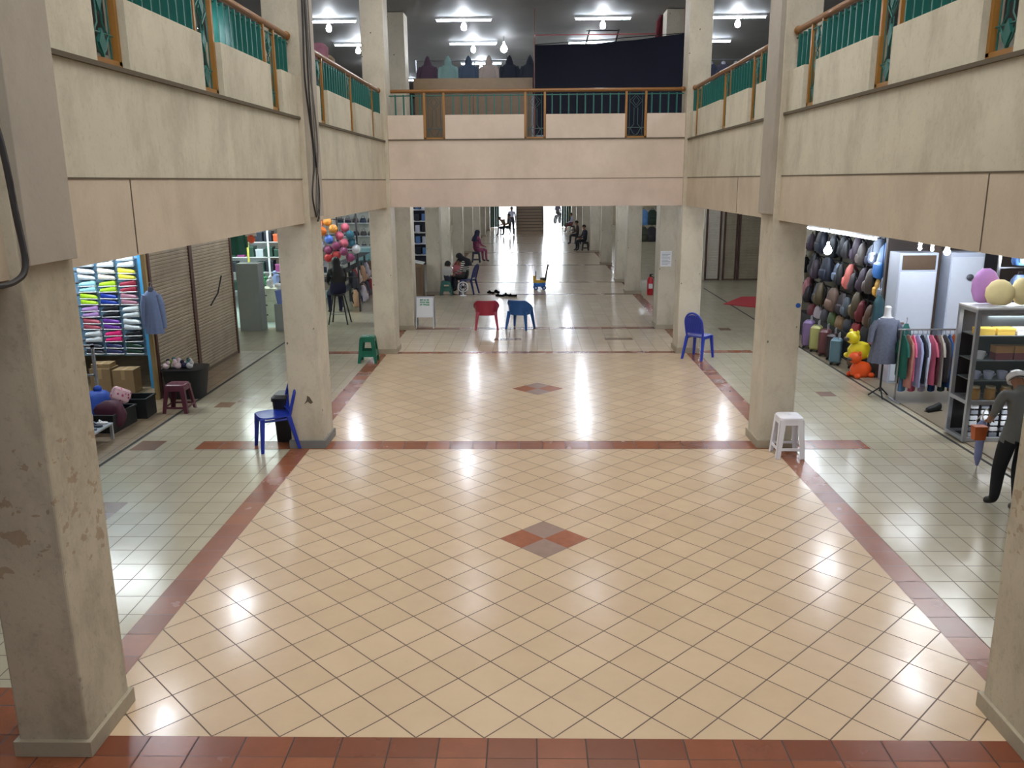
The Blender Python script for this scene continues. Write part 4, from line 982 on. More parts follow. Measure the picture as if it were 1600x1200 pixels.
# two animal ride-on toys, orange below and yellow on top
def ride_toy(label, loc, rz, mat, s):
    t = thing('inflatable_toy', label, 'toy', loc, rz); t.scale = (s,)*3
    MB().loft([(0, 0, 0, .12, .09), (0, 0, .06, .20, .13), (0, 0, .17, .21, .14), (0, 0, .26, .15, .11), (0, 0, .29, .06, .05)], 20).build('body', mat, t)
    MB().ball((-.14, 0, .37), (.12, .11, .11), 16).build('head', mat, t)
    for sy in (-1, 1): MB().ball((-.12, sy*.09, .46), (.03, .03, .045), 10).build('ear', mat, t)
    MB().ball((-.26, 0, .35), (.04, .06, .035), 10).build('muzzle', pm((60, 50, 40), .5), t)
    for sx in (-1, 1):
        for sy in (-1, 1): MB().ball((sx*.14, sy*.11, .05), (.07, .055, .05), 10).build('leg', mat, t)
    return t
ride_toy('orange inflatable animal toy on the floor before the mannequin', (5.58, 9.72, 0), .3, pm((232, 88, 32), .35), .95)
ride_toy('yellow inflatable animal toy stacked on the orange one', (5.58, 9.86, .30), .25, pm((226, 206, 40), .35), 1.02)
# lamps in the stall
def bulb(label, loc, r=.07, st=60, drop=None):
    if drop is None: drop = (3.35 if loc[2] < 4 else 6.85)-loc[2]
    t = thing('hanging_bulb', label, 'lamp', loc); MB().lathe([(.02, 0), (.022, -.05), (r*.7, -.08-r*.3), (r, -.08-r), (r*.7, -.08-r*1.7), (.01, -.08-2*r)], n=16).build('bulb', pm((236, 244, 255), .3, emit=st), t)
    MB().tube([(0, 0, 0), (0, 0, drop)], .006, 6).build('cord', M_black, t); return t
bulb('glowing round bulb hanging in front of the bag stall', (5.30, 11.0, 2.22), .075, 90)
bulb('large glowing bulb hanging over the glass case on the right', (6.75, 7.2, 2.42), .10, 90)
bulb('small bright bulb under the beam above the two white cabinets', (6.18, 8.4, 2.38), .05, 90)
bulb('tiny bulb left of the one above the white cabinets', (5.86, 8.6, 2.40), .028, 80); bulb('second tiny bulb above the white cabinets, next to the larger one', (6.0, 8.5, 2.39), .028, 80)
bulb('tiny bulb hanging among the upper backpacks near the blue one', (5.95, 10.6, 2.05), .03, 80)
bulb('small bulb glimpsed behind the golden panel of the left balcony railing', (-3.08, 3.32, 4.78), .035, 60)
t = thing('tube_lamp', 'long white tube lamp along the top of the bag stall', 'lamp', (5.62, 11.4, 2.36)); MB().tube([(0, -1.7, 0), (0, 1.75, 0)], .022, 8).build('tube', M_tube, t); MB().box(-.03, .03, -1.75, 1.8, .022, .06).build('housing', M_white, t, smooth=0)
for y in (-1.2, 1.2): MB().tube([(0, y, .05), (0, y, .99)], .006, 5).build('cord', M_black, t)
t = thing('rolled_awning', 'orange rolled awning above the clothes stall', 'awning', (5.72, 8.6, 2.52)); MB().tube([(0, -.85, -.02), (0, -.4, 0), (0, .0, .005), (0, .85, .02)], [.045, .06, .075, .085], 14).build('roll', pm((226, 100, 34), .6, bmp=.3), t)
for y in (-.5, .5): MB().tube([(0, y, -.02), (0, y, .8)], .006, 5).build('cord', M_black, t)
for i in range(5):
    bundle('wrapped_pack', '%s wrapped pack above the tube lamp, place %s from the far end' % (['white', 'pale lilac', 'silver', 'dark red', 'grey'][i], ON[i]), 'pack', (5.86, 12.9-i*.55, 2.46), (.09, .15, .08), pm([(226, 230, 240), (196, 190, 224), (170, 176, 190), (110, 50, 56), (110, 110, 116)][i], .5), False, i+1)
t = thing('goods_shelf', 'thin shelf above the tube lamp of the bag stall', 'shelf', (5.88, 11.8, 2.42)); MB().box(-.13, .13, -1.6, 1.5, 0, .03).build('board', pm((110, 110, 114), .5), t, smooth=0)
area('stall_tube_right', (5.0, 11.2, 2.8), 2.6, .3, 14, (.85, .93, 1), (0, -.9, 0)); area('assumed_stall_lamp_clothes', (6.2, 7.2, 3.2), 1.4, .8, 60, (.88, .94, 1))  # area lamps besides the modelled tube and bulbs, without fittings of their own

# mannequin with grey dress
t = thing('mannequin', 'white headless mannequin in a grey dress on a pole stand', 'mannequin', (5.36, 8.35, 0))
MB().loft([(0, 0, 1.0, .11, .08), (0, 0, 1.18, .15, .09), (0, 0, 1.24, .13, .075), (0, 0, 1.28, .06, .05), (0, 0, 1.36, .045, .045), (0, 0, 1.42, .05, .05), (0, 0, 1.44, .03, .03)], 20).build('torso', M_white, t)
MB().tube([(0, 0, .1), (0, 0, 1.02)], .016, 8).build('pole', M_black, t)
b = MB()
for k in range(3): a = k*2*PI/3+.4; b.tube([(0, 0, .16), (.17*math.cos(a), .17*math.sin(a), .012)], .012, 6)
b.build('tripod_base', M_black, t)
d_ = MB(); n = 36; vs = []; lv = [(.56, .22, .17), (.70, .205, .155), (.85, .185, .14), (1.0, .16, .12), (1.12, .165, .115), (1.21, .165, .10), (1.26, .10, .07)]
for i, (z, rx, ry) in enumerate(lv):
    for k in range(n):
        a = 2*PI*k/n; q = 1+.09*math.sin(11*a)*max(0, 1-i/3.5); vs.append((rx*q*math.cos(a), ry*q*math.sin(a), z))
d_.add(vs, [(i*n+k, i*n+(k+1) % n, (i+1)*n+(k+1) % n, (i+1)*n+k) for i in range(len(lv)-1) for k in range(n)]); d_.build('dress', pm((104, 110, 130), .8, var=.3, scale=24, bmp=.3), t, smooth=70)
for s in (-1, 1): MB().tube([(s*.14, 0, 1.20), (s*.21, 0, 1.08), (s*.225, .01, .88)], [.05, .052, .04], 12).build('sleeve', pm((104, 110, 130), .8, var=.3, scale=24), t, smooth=70)
garment('dress', 'dark green dress hanging between the mannequin and the clothes rack', 'dress', (5.62, 8.25, 1.26), .9, pm((16, 84, 78), .8), w=.13, L=.86, d=.06)
g_ = garment('dress', 'teal skirt hanging behind the grey dressed mannequin', 'dress', (5.42, 8.85, 1.62), .6, pm((40, 74, 84), .8), w=.12, L=.5, d=.06, sleeves=None); MB().tube([(0, 0, 0), (0, 0, 1.73)], .005, 5).build('cord', M_black, g_)
# white cabinets
for i, (x, lab) in enumerate(((6.14, 'white cabinet with a brown glazed top, behind the clothes rack, left of two'), (6.92, 'plain white cabinet behind the clothes rack, right of two'))):
    t = thing('white_cabinet', lab, 'cabinet', (x, 9.4, 0)); w_ = .31 if i == 0 else .27
    MB().box(-w_, w_, -.2, .2, 0, 2.17).build('body', pm((196, 206, 224), .45, var=.04), t, smooth=0, bevel=.008)
    d_ = MB().box(-w_+.02, w_-.02, -.215, -.2, .85, 1.86 if i == 0 else 2.10).build('door', pm((222, 230, 244), .4, var=.03), t, smooth=0, bevel=.005)
    MB().box(-w_+.02, w_-.02, -.215, -.2, .06, .83).build('door', pm((222, 230, 244), .4, var=.03), t, smooth=0, bevel=.005)
    if i == 0: MB().box(-w_+.05, w_-.04, -.21, -.195, 1.90, 2.13).build('window', pm((96, 80, 66), .25), t, smooth=0); MB().tube([(-.22, -.22, 1.03), (-.15, -.22, 1.03)], .018, 8).build('handle', pm((110, 80, 70), .4), t)
    else: MB().ball((.05, -.235, 1.78), (.06, .03, .05), 12).build('dial', pm((80, 84, 92), .4), t)
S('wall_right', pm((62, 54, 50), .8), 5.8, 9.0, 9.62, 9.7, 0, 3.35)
t = thing('wooden_board', 'dark brown upright board between the two white cabinets', 'board', (6.55, 9.5, 0)); MB().box(-.09, .07, -.03, .03, 0, 2.4).build('board', pm((78, 62, 52), .6, var=.2), t, smooth=0)

# clothes rack
t = thing('clothes_rack', 'chrome clothes rack full of bright garments at the right aisle', 'clothes rack', (5.95, 8.02, 0)); b = MB()
for x in (-.5, .5): b.tube([(x, 0, .03), (x, 0, 1.13)], .014, 8)
b.tube([(-.55, 0, 1.13), (.55, 0, 1.13)], .014, 8)
for x in (-.5, .5): b.tube([(x, -.2, .03), (x, .2, .03)], .014, 8)
b.build('frame', M_metal, t)
GC = [((18, 96, 84), 'green'), ((190, 130, 120), 'dusty pink'), ((214, 96, 130), 'pink'), ((170, 180, 220), 'pale blue'), ((34, 38, 52), 'black'), ((196, 204, 226), 'white'), ((196, 96, 120), 'rose'), ((84, 24, 40), 'wine'), ((170, 160, 150), 'stone'), ((60, 56, 60), 'charcoal'), ((30, 70, 120), 'blue'), ((190, 90, 40), 'rust'), ((150, 40, 50), 'red'), ((190, 170, 190), 'mauve')]
for i, (c, n_) in enumerate(GC):
    garment('hanging_shirt', '%s garment on the chrome clothes rack, %s from its left' % (n_, ON[i]), 'garment', (5.50+i*.068, 8.02, 1.125), PI/2+.12*math.sin(i*2.3), pm(c, .8, var=.15), w=.16, L=.60+.14*abs(math.sin(i*1.7)), d=.028, sleeves='down' if i % 2 else 'short', group='garments on the chrome rack')
for i, (c, n_) in enumerate((((70, 110, 150), 'blue grey'), ((190, 80, 110), 'pink'), ((180, 170, 200), 'lilac'), ((26, 66, 120), 'royal blue'), ((40, 60, 60), 'dark green'), ((120, 70, 40), 'brown'))):
    garment('hanging_trousers', '%s trousers below the shirts of the chrome rack' % n_, 'trousers', (5.56+i*.15, 8.07, .72), PI/2-.6, pm(c, .8), w=.09, L=.42, d=.04, sleeves=None, hanger=False, rip=.05)
for i, x in enumerate((5.78, 6.22)):
    t = thing('shoe', 'dark shoe on the step under the clothes rack, %s' % ['left one', 'right one'][i], 'shoe', (x, 7.45, .03), .4, 'shoes under the clothes rack'); shoe_pair_mesh().build('upper', M_bk, t); MB().box(-.14, .13, -.04, .04, -.02, .0).build('sole', M_black, t)
S('trim_90', pm((132, 122, 104), .35, var=.15), 5.5, 9, 0.5, 9.6, 0, .02)
S('trim_91', tilemat('brown_stall_tile', (150, 132, 108), (138, 120, 96), (84, 70, 54), .25, .3, 0, rough=.25), -9, -5.42, 2.0, 12.2, 0, .002)
S('trim_92', tilemat('brown_stall_tile_right', (150, 136, 114), (138, 122, 98), (84, 70, 54), .25, .3, 0, rough=.25), 5.42, 9, 9.6, 14.6, 0, .002)

# glass display case
t = thing('glass_display_case', 'tall aluminium framed glass display case full of small goods', 'display case', (6.0, 6.2, .02)); b = MB(); x0, x1, y0, y1 = -.52, .6, -.22, .22
for x in (x0, x1):
    for y in (y0, y1): b.box(x-.025, x+.025, y-.025, y+.025, 0, 1.72)
for z in (.03, .52, 1.70):
    for y in (y0, y1): b.box(x0, x1, y-.024, y+.024, z-.025, z+.025)
    for x in (x0, x1): b.box(x-.024, x+.024, y0, y1, z-.025, z+.025)
b.build('frame', M_alu, t, smooth=0)
MB().box(x0-.03, x1+.03, y0-.03, y1+.03, 1.72, 1.74).build('top', M_white, t, smooth=0); MB().box(x0, x1, y0, y1, .50, .53).build('middle_board', M_alu, t, smooth=0)
for z in (.80, 1.06, 1.38): MB().box(x0+.03, x1-.03, y0+.03, y1-.03, z-.012, z).build('shelf', pm((90, 96, 100), .3), t, smooth=0)
MB().box(x0+.025, x1-.025, y0-.008, y0-.002, .545, 1.67).build('pane', M_glass, t, smooth=0)
MB().box(x0+.02, x1-.02, y1-.012, y1-.004, .05, 1.68).build('back_panel', pm((48, 44, 46), .6), t, smooth=0); MB().box(x0+.02, x1-.02, y0+.03, y1-.02, .0, .02).build('bottom_panel', M_bk, t, smooth=0)
sh = []
def small(label, nm, cat, x, z, mat, kind, grp):
    o = thing(nm, label, cat, (6.0+x, 6.12, .02+z), 0, grp)
    if kind == 'box': MB().box(-.11, .11, -.07, .07, 0, .085).build('carton', mat, o, smooth=0); MB().box(-.112, .112, -.072, .072, .06, .088).build('lid', mat, o, smooth=0)
    elif kind == 'jar': MB().lathe([(.06, 0), (.068, .02), (.068, .13), (.05, .15)], n=16).build('jar', mat, o); MB().lathe([(.058, .15), (.058, .175)], n=16).build('lid', pm((210, 190, 150), .4), o)
    elif kind == 'cup': MB().lathe([(.045, 0), (.05, .02), (.065, .10), (.06, .102), (.045, .03)], n=16).build('cup', mat, o); MB().tube([(.06, 0, .08), (.09, 0, .06), (.052, 0, .03)], .008, 6).build('handle', mat, o)
    return o
for i in range(4): small('%s flat box on the top shelf of the glass case, %s from left' % (['yellow', 'yellow', 'white', 'yellow'][i], ON[i]), 'gift_box', 'box', -.36+i*.25, 1.382, [pm((206, 172, 70), .5), pm((206, 172, 70), .5), M_white, pm((196, 160, 60), .5)][i], 'box', 'boxes in the glass case')
for r in range(2):
    for i in range(3): small('%s box on the second shelf of the glass case, %s, %s from left' % (['plum', 'tan'][r], ['lower', 'upper'][r], ON[i+1]), 'gift_box', 'box', -.1+i*.235, 1.062+r*.09, pm((120, 56, 66), .5) if r == 0 else pm((176, 130, 80), .5), 'box', 'boxes in the glass case')
small('white cup standing left of the plum boxes', 'cup', 'cup', -.37, 1.062, M_white, 'cup', 'cups in the glass case')
for i in range(6): small('white cup on the middle shelf of the glass case, %s from left' % ON[i], 'cup', 'cup', -.40+i*.17, .802, pm((196, 204, 236), .3), 'cup', 'cups in the glass case')
for i in range(5): small('golden jar on the lowest glass shelf, %s from left' % ON[i], 'jar', 'jar', -.38+i*.2, .532, pm((196, 140, 52), .4, var=.2), 'jar', 'jars in the glass case')
for r in range(6):
    for i in range(7):
        o = thing('small_packet', 'silvery packet hung in the base of the glass case, row %s, place %s' % (ON[r], ON[i]), 'packet', (5.60+i*.135, 6.03, .075+r*.075), 0, 'packets in the base of the glass case')
        MB().box(-.045, .045, -.012, .012, 0, .05).build('pack', pm([(190, 196, 206), (120, 126, 136), (214, 218, 224)][(i*2+r) % 3], .4), o, smooth=0); MB().tube([(0, 0, .05), (0, 0, .068)], .004, 5).build('hook', M_metal, o)
area('case_fill', (6.05, 6.0, 1.66), .9, .1, 10, (.95, .97, 1)); area('case_fill', (6.05, 5.9, .49), .9, .05, 3, (.95, .97, 1))  # added area lamps to brighten the goods, no fitting modelled
# bags on and over the case
def soft(nm, lab, loc, r, c, cat='bag', seed=1): return bundle(nm, lab, cat, loc, r, pm(c, .6, var=.12), False, seed)
def pillow(lab, loc, rz, tilt, c, w_=.17, h=.34):
    t = thing('round_pillow', lab, 'pillow', loc, rz); b = MB(); b.T = Matrix.Rotation(tilt, 4, 'X') @ Matrix.Translation((0, 0, 0))
    b.loft([(0, 0, 0, w_*.45, .035), (0, 0, .03, w_*.8, .055), (0, 0, h*.35, w_*1.0, .075), (0, 0, h*.65, w_*.95, .07), (0, 0, h*.9, w_*.6, .05), (0, 0, h, w_*.25, .02)], 24, p=2.2)
    b.build('cover', pm(c, .7, var=.1, bmp=.2), t); b = MB(); b.T = Matrix.Rotation(tilt, 4, 'X'); b.tube([(w_*.9*math.cos(k*PI/12), 0, h*.5+h*.48*math.sin(k*PI/12)) for k in range(25)], .007, 5, close=False); b.build('piping', pm([v*.85 for v in c], .7), t)
pillow('lilac pink round pillow leaning at the back on the glass case', (5.72, 6.32, 1.775), .1, -.12, (206, 150, 214), .19, .44)
pillow('cream round pillow in front of the lilac one on the glass case', (5.80, 6.14, 1.775), -.3, -.25, (236, 218, 160), .17, .32)
pillow('second cream round pillow, rightmost on the glass case', (6.14, 6.16, 1.775), .25, -.3, (230, 212, 156), .18, .34)
random.seed(2)
for i in range(8):
    c = [((60, 96, 150), 'blue'), ((30, 34, 50), 'black'), ((200, 196, 150), 'cream'), ((200, 150, 50), 'golden'), ((40, 60, 90), 'navy'), ((150, 170, 200), 'pale blue'), ((50, 46, 54), 'charcoal'), ((120, 130, 90), 'olive')][i]
    backpack('%s bag hanging behind the glass case on the right, %s row' % (c[1], 'upper' if i < 4 else 'lower'), (6.75+.30*(i % 4), 7.4, 2.15-.55*(i//4)), 0, pm(c[0], .55, var=.25), pm(c[0], .55), .95)
t = thing('goods_rail', 'thin metal rail carrying bags behind the glass case', 'rack', (7.2, 7.52, 0)); b = MB()
for x in (-.7, .7): b.box(x-.015, x+.015, -.015, .015, 0.02, 3.3)
for z in (2.1, 2.65): b.box(-.7, .7, -.01, .01, z-.01, z+.01)
b.build('frame', M_metal, t, smooth=0)
# far right closed stalls
shutter('wide beige roller shutter across the far right aisle', (6.95, 24.2), (9.0, 24.2), 3.0, M_shut2)
shutter('narrow beige roller shutter left of the wide one in the far right aisle', (6.45, 24.2), (6.85, 24.2), 3.0, M_shut2)
shutter('pale roller shutter side on at the end of the right aisle', (5.85, 24.2), (6.3, 24.2), 3.0, pm((196, 190, 178), .6, var=.1))
S('wall_back', M_wall, 5.8, 12, 24.25, 24.4, 0, 3.35)
for i in range(6):
    backpack('%s bag in the stall glimpsed beyond the fifth right pillar, number %s' % (['blue', 'dark green', 'black', 'olive', 'dark grey', 'pale blue'][i], ON[i]), (4.0+.32*(i % 3), 26.4, 1.75-.6*(i//3)), 0, pm([(90, 140, 200), (40, 60, 50), (24, 26, 30), (60, 66, 50), (50, 50, 56), (140, 170, 200)][i], .6), None, 1.25)
t = thing('goods_rail', 'thin rail with bags glimpsed between the right pillars', 'rack', (4.3, 26.54, 0)); b = MB()
for x in (-.6, .6): b.box(x-.015, x+.015, -.015, .015, 0, 3.2)
for z in (1.65, 2.3): b.box(-.6, .6, -.01, .01, z-.01, z+.01)
b.build('frame', M_metal, t, smooth=0)

# ---------------------------------------------------------------- upper floor goods
t = thing('display_counter', 'long brown glass-fronted counter behind the far balcony railing', 'counter', (-1.44, 16.3, 4.102))
for i in range(2): MB().box(-1.38+1.39*i, -.01+1.39*i, -.02, .0, .02, 1.25).build('front_panel', pm((112, 88, 62), .3, var=.15), t, smooth=0)
MB().box(-1.38, 1.38, 0, .5, 0, 1.25).build('body', pm((90, 72, 54), .5), t, smooth=0)
b = MB(); b.box(-1.40, 1.40, -.04, .52, 1.25, 1.58); b.build('top_case', pm((126, 102, 74), .3, var=.15), t, smooth=0)
t = thing('garment_rail', 'thin rail of hooded tops above the brown upper counter', 'rail', (-1.45, 17.3, 4.10)); b = MB(); b.tube([(-1.45, 0, 2.1), (1.5, 0, 2.1)], .014, 8)
for x in (-1.45, 0, 1.5): b.tube([(x, 0, 0), (x, 0, 2.12)], .016, 8)
b.build('frame', M_metal, t)
for i, (c, n_) in enumerate((((62, 42, 56), 'maroon'), ((110, 138, 134), 'sage green'), ((52, 66, 84), 'slate blue'), ((150, 136, 128), 'taupe'), ((20, 24, 38), 'black'), ((24, 28, 40), 'midnight blue'))):
    garment('hooded_top', '%s hooded top on the rail behind the far balcony' % n_, 'garment', (-2.60+i*.50, 17.22, 6.22), 0, pm(c, .85, var=.15), w=.20, L=.72, d=.08, sleeves='down', hood=True, group='hooded tops on the upper rail')
t = thing('hanging_cloth', 'large dark navy cloth hung behind the right half of the far balcony', 'cloth', (0, 14.45, 0)); b = MB(); nx, nz = 40, 10; vs = []
for d in (0, .015):
    for i in range(nx+1):
        x = 0.0+3.15*i/nx; zt = 6.13+.20*(i/nx)**1.5-.03*math.sin(PI*i/nx)
        for j in range(nz+1):
            z = 4.3+(zt-4.3)*j/nz; vs.append((x, d+.05*math.sin(i*.45+j*.8)*(.4+.6*math.sin(j*.6+i*.1)), z))
K = (nx+1)*(nz+1); g = lambda s_, i, j: s_*K+i*(nz+1)+j
fs = [(g(0, i, j), g(0, i+1, j), g(0, i+1, j+1), g(0, i, j+1)) for i in range(nx) for j in range(nz)]+[(g(1, i, j), g(1, i, j+1), g(1, i+1, j+1), g(1, i+1, j)) for i in range(nx) for j in range(nz)]
b.add(vs, fs); b.build('cloth', pm((15, 20, 42), .85, var=.12), t, smooth=70)
for x in (0.0, 3.15): MB().tube([(x, .03, 4.1), (x, .03, 6.85)], .014, 8).build('pole', pm((130, 90, 80), .5), t)
MB().tube([(0, .03, 6.14), (3.15, .03, 6.34)], .008, 6).build('cord', M_black, t)
garment('jersey', 'dark red jersey hanging high beside the far right column', 'jersey', (2.98, 15.3, 7.0), .1, pm((100, 26, 40), .8, var=.2), w=.24, L=.75, d=.07, sleeves='down', collar=M_bk)
t = thing('steel_grid', 'dark steel grid hung under the upper ceiling by the lamp', 'grid', (1.6, 17.0, 6.55)); b = MB()
for x in (-.35, .35): b.tube([(x-.08, 0, -.3), (x+.08, 0, .28)], .022, 6)
b.tube([(-.6, 0, -.2), (.6, 0, -.2)], .014, 6); b.tube([(-.35, 0, .26), (.45, 0, .26)], .014, 6); b.build('frame', M_black, t)
t = thing('ceiling_pipe', 'thin red pipe running below the upper ceiling beyond the railing', 'pipe', (1.5, 16.2, 6.6)); MB().tube([(-1.5, 0, 0), (1.6, 0, 0)], .012, 6).build('pipe', pm((130, 50, 50), .5), t); MB().tube([(-1.5, 0, 0), (-1.5, 0, -2.4)], .014, 6).build('down_pipe', pm((130, 60, 56), .5), t)
for x, y, z, c, n_, sd in ((-3.75, 10.6, 4.12, (150, 100, 120), 'pinkish', 1), (-3.95, 12.0, 4.12, (140, 120, 96), 'brown', 2), (-4.2, 13.0, 4.12, (150, 140, 126), 'beige', 3)):
    t = thing('goods_stack', '%s stack of wrapped goods on the left upper floor behind the railing' % n_, 'goods', (x, y, z)); MB().loft([(0, 0, 0, .22, .2), (.02, 0, .5, .24, .22), (-.02, 0, 1.0, .2, .2), (0, 0, 1.45, .2, .18), (0, 0, 1.5, .15, .14)], 20, p=4).build('pack', pm(c, .8, var=.3, bmp=.3), t); MB().tube([(-.2, -.2, .8), (.2, -.2, .8)], .01, 5).build('strap', M_white, t)
for i in range(5):
    garment('dark_jacket', 'dark jacket on the right upper floor seen over the railing, %s from left' % ON[i], 'jacket', (4.25+i*.3, 17.0, 6.15), 0, pm([(30, 34, 52), (50, 50, 64), (24, 26, 34), (40, 46, 70), (60, 60, 66)][i], .85), w=.15, L=.7, d=.07, sleeves='down', collar=pm((150, 150, 160), .7), group='dark jackets on the right upper floor')
t = thing('garment_rail', 'rail of dark jackets on the right upper floor', 'rail', (4.9, 17.1, 4.10)); b = MB(); b.tube([(-.9, 0, 2.05), (1.0, 0, 2.05)], .014, 8)
for x in (-.9, 1.0): b.tube([(x, 0, 0), (x, 0, 2.07)], .016, 8)
b.build('frame', M_metal, t)
t = thing('goods_shelf', 'grey shelf block at the back of the upper floor under the blue lamps', 'shelf', (-1.2, 24, 4.10)); MB().box(-2.6, 2.2, 0, .6, 0, 2.25).build('body', pm((120, 124, 132), .7, var=.15), t, smooth=0); MB().box(-2.62, 2.22, -.02, .62, 2.25, 2.3).build('top', M_white, t, smooth=0)
for i, (x, y, z) in enumerate(((-.75, 17.9, 6.72), (-.72, 19.6, 6.45), (-1.75, 20.5, 6.15))): bulb('bluish glowing globe behind the hooded tops, %s of three' % ['upper', 'middle', 'lower left'][i], (x, y, z), .09, 40)
trim(pm((206, 224, 214), .25), -9, -6.15, 15.0, 22)

# ---------------------------------------------------------------- people
M_skin = pm((142, 98, 74), .55, var=.06); M_skin2 = pm((168, 122, 96), .55, var=.06); M_hair = pm((22, 18, 18), .6)
def person(label, loc, rz, J, mats, s=1.0, hair=None, extra=None, detail=2, name='person', sleeve='short', hem=None):
    """one continuous body grown round a skeleton. J: joint -> point (local, +y is forward).  mats: shirt, trousers, skin, shoes"""
    t = thing(name, label, 'person', loc, rz); t.scale = (s, s, s)
    shirt, trs, skin, shoes = mats
    segs = []   # (a, b, material)
    bones = [('pelvis', 'belly', 1), ('belly', 'chest', 0), ('chest', 'neck', 0), ('neck', 'chin', 2), ('chin', 'crown', 2)]
    for e in 'LR':
        bones += [('chest', 'sh'+e, 0), ('sh'+e, 'el'+e, 0), ('el'+e, 'wr'+e, 0 if sleeve == 'long' else 2), ('wr'+e, 'pa'+e, 2),
                  ('pelvis', 'hip'+e, 1), ('hip'+e, 'kn'+e, 1), ('kn'+e, 'an'+e, 1), ('an'+e, 'to'+e, 3)]
    RAD = {'pelvis': (.135, .105), 'belly': (.13, .10), 'chest': (.15, .105), 'neck': (.055, .055), 'chin': (.072, .075), 'crown': (.078, .088), 'sh': (.066, .066), 'el': (.043, .043), 'wr': (.028, .032),
           'pa': (.032, .022), 'hip': (.098, .098), 'kn': (.062, .062), 'an': (.045, .045), 'to': (.042, .034)}
    names = ['pelvis', 'belly', 'chest', 'neck', 'chin', 'crown']+[n+e for e in 'LR' for n in ('sh', 'el', 'wr', 'pa', 'hip', 'kn', 'an', 'to')]
    P = {n: Vector(J[n]) for n in names}
    me = bpy.data.meshes.new('skeleton'); ix = {n: i for i, n in enumerate(names)}
    me.from_pydata([P[n] for n in names], [(ix[a], ix[b]) for a, b, m in bones], []); o = bpy.data.objects.new('skeleton', me); COL.objects.link(o)
    md = o.modifiers.new('skin', 'SKIN'); md.use_smooth_shade = True
    for n in names:
        r = RAD.get(n) or RAD[n[:-1]]; me.skin_vertices[0].data[ix[n]].radius = (r[0]*J.get('fat', 1), r[1]*J.get('fat', 1)) if n[:-1] in ('hip', 'sh') or n in ('pelvis', 'belly', 'chest') else r
    for n in names:
        if n[:-1] in ('kn', 'an') and 'leg' in J: r = RAD[n[:-1]]; me.skin_vertices[0].data[ix[n]].radius = (r[0]*J['leg'], r[1]*J['leg'])
    me.skin_vertices[0].data[ix['pelvis']].use_root = True
    sb = o.modifiers.new('subdivision', 'SUBSURF'); sb.levels = detail; sb.render_levels = detail
    dg = bpy.context.evaluated_depsgraph_get(); dg.update(); ev = bpy.data.meshes.new_from_object(o.evaluated_get(dg)); bpy.data.objects.remove(o)
    b = MB(); b.v = [v.co.copy() for v in ev.vertices]; b.f = [list(p.vertices) for p in ev.polygons]
    def near(c):
        best = (9e9, 0)
        for a, d, m in bones:
            A, B = P[a], P[d]; ab = B-A; k = max(0, min(1, (c-A).dot(ab)/max(1e-9, ab.length_squared))); dd = (c-A-ab*k).length - .9*((RAD.get(a) or RAD[a[:-1]])[0]*(1-k)+(RAD.get(d) or RAD[d[:-1]])[0]*k)
            if a[:2] == 'sh' and sleeve == 'none' : m = 2
            if dd < best[0]: best = (dd, m)
        return best[1]
    b.m = [near(sum((b.v[i] for i in f), Vector())/len(f)) for f in b.f]
    if hem: b.m = [0 if (m == 1 and sum(b.v[i].z for i in f)/len(f) > hem) else m for m, f in zip(b.m, b.f)]
    # fingers and thumb, rooted in the palm
    for e in 'LR':
        w_, p = P['wr'+e], P['pa'+e]; d = (p-w_).normalized(); side = d.cross(Vector((0, 0, 1)) if abs(d.z) < .8 else Vector((0, 1, 0))).normalized(); up = side.cross(d)
        for k, (off, ln) in enumerate(((-.026, .062), (-.009, .074), (.009, .070), (.026, .054))):
            q = p+side*off; b.tube([q, q+d*ln*.45-up*.006, q+d*ln*.8-up*.022, q+d*ln*.95-up*.036], [.0095, .009, .008, .006], 8, 2)
        sg = -1 if e == 'L' else 1
        q = w_.lerp(p, .4)+side*(-.02*sg); b.tube([q, q+d*.02-side*.028*sg-up*.008, q+d*.045-side*.036*sg-up*.018], [.011, .010, .007], 8, 2)
    # face
    ch, cr = P['chin'], P['crown']; ax = (cr-ch).normalized(); fw = Vector(J.get('face', (0, 1, 0))); fw = (fw-ax*fw.dot(ax)).normalized(); rt = fw.cross(ax); c = ch.lerp(cr, .5)
    b.tube([c+fw*.085+ax*.02, c+fw*.108-ax*.02, c+fw*.09-ax*.03], [.008, .014, .010], 8, 2)
    for g_ in (-1, 1):
        b.ball(tuple(c+fw*.078+rt*.032*g_+ax*.018), .012, 8, 4); b.ball(tuple(c+rt*.084*g_), (.012, .018, .028), 8, 2)
    b.tube([c+fw*.078-rt*.022-ax*.055, c+fw*.088-ax*.057, c+fw*.078+rt*.022-ax*.055], .006, 6, 5)
    b.build('body', [shirt, trs, skin, shoes, M_black, pm((130, 60, 60), .5)], t, smooth=180)
    if hair:
        kind, hm = hair; h = MB()
        # cap of hair or scarf over the skull, open at the face
        vs = []; n, m_ = 20, 9; R_ = .108 if kind == 'short' else .122
        lowz = -.25 if kind == 'short' else -.95
        for i in range(m_+1):
            th = (PI*.5)*(i/m_)*1.25
            for k in range(n):
                a = 2*PI*k/n; fr = math.cos(a)
                tt = th*(1-.38*max(0, fr)**1.5)
                dirv = (ax*math.cos(tt)+(fw*math.cos(a)*.98+rt*math.sin(a)*.86)*math.sin(tt)); vs.append(tuple(c+ax*.005-fw*.008+dirv*R_))
        h.add(vs, [(i*n+k, i*n+(k+1) % n, (i+1)*n+(k+1) % n, (i+1)*n+k) for i in range(m_) for k in range(n)])
        if kind == 'scarf':
            sh = (P['shL']+P['shR'])/2; bk = -fw
            h.tube([tuple(c-fw*.01-ax*.02), tuple(c.lerp(sh, .5)-fw*.01), tuple(sh+bk*.01+ax*.0), tuple(sh.lerp(P['belly'], .45)+bk*.01)], [.112, .105, .165, .20], 18)
